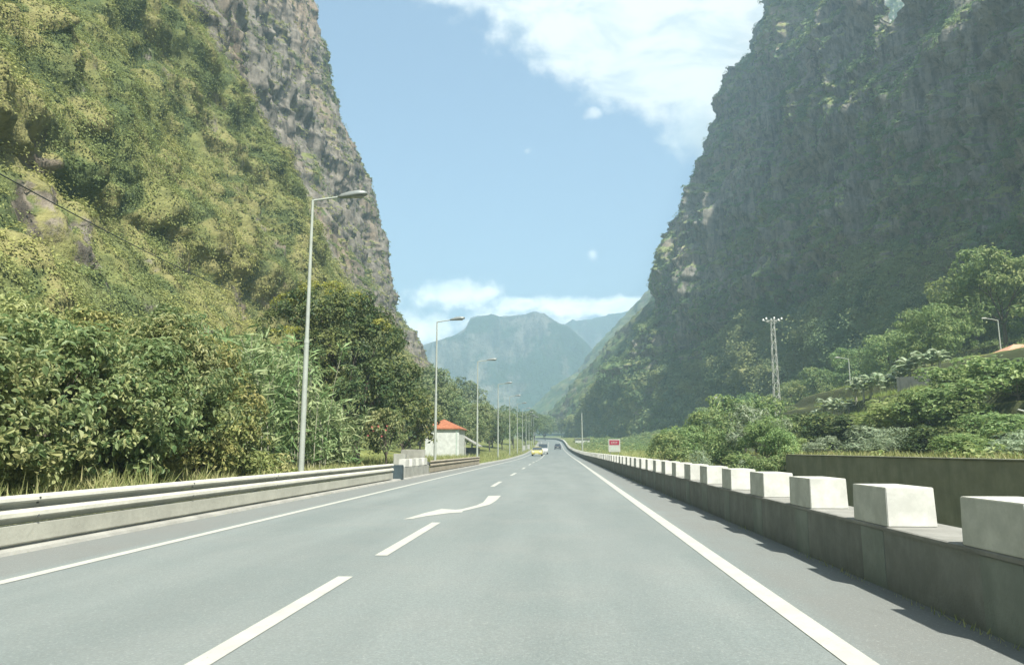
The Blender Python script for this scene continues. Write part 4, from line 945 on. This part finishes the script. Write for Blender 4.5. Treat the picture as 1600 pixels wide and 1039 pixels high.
# lean-to shed
q = at(728, 690, 90); g0 = float(gz(q.x, 90)); o = empty('lean_to_shed', (q.x, 90, g0), 'dark open lean-to shed with a pale sloping roof edge right of the hut', 'shed')
mb = MB(); a = [(-1.0, 3.0), (-1.0, 2.85), (1.6, 1.35), (1.75, 1.35)]
mb.b.verts.ensure_lookup_table(); P0 = [mb.b.verts.new((x, y, z)) for y in (-.6, 3) for x, z in ((-1.2, 3.1), (1.7, 1.45), (1.7, 1.33), (-1.2, 2.98))]
for f_ in ((0, 1, 2, 3), (7, 6, 5, 4), (0, 4, 5, 1), (1, 5, 6, 2), (2, 6, 7, 3), (3, 7, 4, 0)): mb.b.faces.new([P0[k] for k in f_])
mb.build('roof', M['kerb'], o); MB().box(-1.0, 1.4, .2, 2.6, -.1, 1.25).build('wall', M['shed_shade_grille'], o)  # near-black box paints in the shade under the open shed roof
for dx, hh in ((1.5, 1.35), (0, 2.3)): MB().tube([(dx, -.4, -.1), (dx, -.4, hh)], .05, .05, 6).build('post', M['wsign'], o)

# ------------------------------------------------------------------ cable and posts at left
A, B = at(-40, 250, 24), at(470, 486, 95); pts = []
for k in range(41):
    s_ = k / 40; p = A.lerp(B, s_); p.z -= 4 * s_ * (1 - s_) * 1.0; pts.append(p)
tag(MB().tube(pts, .028, .028, 6).build('power_cable', M['cable']), 'dark sagging power cable crossing in front of the left slope', 'cable')
for px_, yb, yt_, y, lab in ((16, 490, 436, 46, 'pale concrete post at the far left above the thicket'), (55, 492, 455, 48, 'shorter pale forked post right of the tall concrete post')):
    b = at(px_, yb, y); t_ = at(px_, yt_, y); o = empty('concrete_post', (b.x, y, b.z - 3), lab, 'post')
    MB().box(-.16, .16, -.14, .14, 0, t_.z - b.z + 3, .02, .85).build('shaft', M['pale'], o)
    if px_ > 30: MB().tube([(0, 0, t_.z - b.z + 2.4), (.5, 0, t_.z - b.z + 3.1)], .07, .05, 6).build('brace', M['pale'], o)

# ------------------------------------------------------------------ cars
def car(name, loc, rzz, paintm, label, prof, cab, W_=1.72, taxi=False, cat='car', rear=False):
    o = empty(name, loc, label, cat, None, rzz)
    hb = W_ / 2; mb = MB(); mb.prism(prof, -hb, hb); bmesh.ops.bevel(mb.b, geom=mb.b.edges[:], offset=.05, segments=2, affect='EDGES'); mb.build('body', paintm, o)
    mb = MB(); a = [mb.b.verts.new((s_ * (hb - .06 if z < cab[0][1] + .1 else hb - .2), y, z)) for s_ in (-1, 1) for y, z in cab]; n = len(cab)
    mb.b.faces.new(a[:n]); mb.b.faces.new(a[n:][::-1])
    for i in range(n): j = (i + 1) % n; mb.b.faces.new((a[j], a[i], a[n + i], a[n + j]))
    c_ = mb.build('cabin', M['glass'], o)
    zt_ = max(z for _, z in cab); ysr = [y for y, z in cab if z == zt_]
    MB().box(-hb + .2, hb - .2, min(ysr) - .03, max(ysr) + .03, zt_ - .03, zt_ + .04, .02).build('roof', paintm, o)
    for s_ in (-1, 1):
        for y in (prof[0][0] + .85, -prof[0][0] - .85):
            w_ = MB().tube([(s_ * (hb - .2), y, .31), (s_ * (hb + .01), y, .31)], .31, .31, 16).build('wheel', M['tyre'], o)
            MB().tube([(s_ * (hb + .011), y, .31), (s_ * (hb + .025), y, .31)], .18, .17, 12).build('rim', M['zinc'], w_)
        f_ = prof[0][0]; MB().box(s_ * (hb - .3) - .17, s_ * (hb - .3) + .17, f_ - .02, f_ + .06, .62, .78, .02).build('headlight', M['headlamp'], o)
        MB().box(s_ * (hb - .25) - .14, s_ * (hb - .25) + .14, -f_ - .05, -f_ + .02, .66, .84, .02).build('tail_light', M['reds'], o)
        MB().box(s_ * (hb + .02) - .08, s_ * (hb + .02) + .08, -.75, -.6, .95, 1.07, .02).build('side_mirror', paintm, o)
    MB().box(-.5, .5, f_ - .025, f_ + .03, .42, .56).build('grille', M['shed_shade_grille'], o)
    MB().box(-.26, .26, f_ - .04, f_ - .026, .3, .41).build('number_plate', M['plateno'], o); MB().box(-.26, .26, -f_ + .026, -f_ + .04, .5, .61).build('number_plate', M['plateno'], o)
    if taxi: MB().box(-.3, .3, -.1, .12, zt_ + .04, zt_ + .17, .03, .8).build('roof_light', M['wsign'], o)
    return o
sedan = [(-2.15, .25), (2.15, .25), (2.2, .85), (1.5, .95), (-.9, .93), (-2.05, .76), (-2.2, .55)]
scab = [(-.95, .9), (1.65, .92), (1.15, 1.4), (-.2, 1.43), (-.2, 1.43)][:4]; scab[2] = (1.15, 1.43)
van = [(-2.4, .28), (2.4, .28), (2.45, 1.15), (-1.3, 1.15), (-2.3, .95), (-2.45, .6)]
vcab = [(-1.4, 1.1), (2.4, 1.1), (2.3, 1.95), (-.7, 1.95)]
car('yellow_car', road_pt(-3.85, 126, .02), 0, M['yellow'], 'yellow taxi coming towards the camera in the left lane', sedan, scab, 1.76, True)
car('white_van', road_pt(-3.2, 146, .02), 0, M['carwhite'], 'white van following right behind the yellow taxi', van, vcab, 1.9, False, 'van')
q = road_pt(.1, 205, .02); car('dark_car', q, math.pi, M['cardark'], 'dark car far ahead in the right lane', sedan, scab)
# small gable building and gantry by the bend
q = road_pt(9, 262); o = empty('roadside_building', (q[0], q[1], q[2]), 'long low pale building beside the road bend, left of the plain pole', 'building')
MB().box(-2.4, 2.6, 0, 6, 0, 1.9, .02).build('wall', M['plaster'], o); MB().box(-2.7, 2.9, -.3, 6.3, 1.901, 2.15, .02).build('roof', M['capw'], o)
for px_, y, lab in ((818.5, 150, 'white roadside marker board left of the yellow taxi'), (826, 170, 'taller white marker board nearest the yellow taxi')):
    x = at(px_, 700, y).x; g0 = float(gz(x, y)); o = empty('marker_board', (x, y, g0), lab, 'marker board')
    MB().box(-.3, .3, -.03, .03, .7, 1.7, .01).build('panel', M['wsign'], o); MB().tube([(0, .05, -.1), (0, .05, 1.2)], .04, .04, 6).build('post', M['post'], o)

# ------------------------------------------------------------------ haze
HZ = 1 / 1350
m, t = mat('haze'); pv = t.node('ShaderNodeVolumePrincipled', {'Color': (.52, .735, .89), 'Density': HZ, 'Anisotropy': .25})
t.l.new(pv.outputs[0], t.node('ShaderNodeOutputMaterial').inputs['Volume'])
o = MB().box(-1000, 1000, -100, 2160, -6, 470).build('haze', m); tag(o, 'thin pale blue haze filling the valley', None, None, 'stuff')
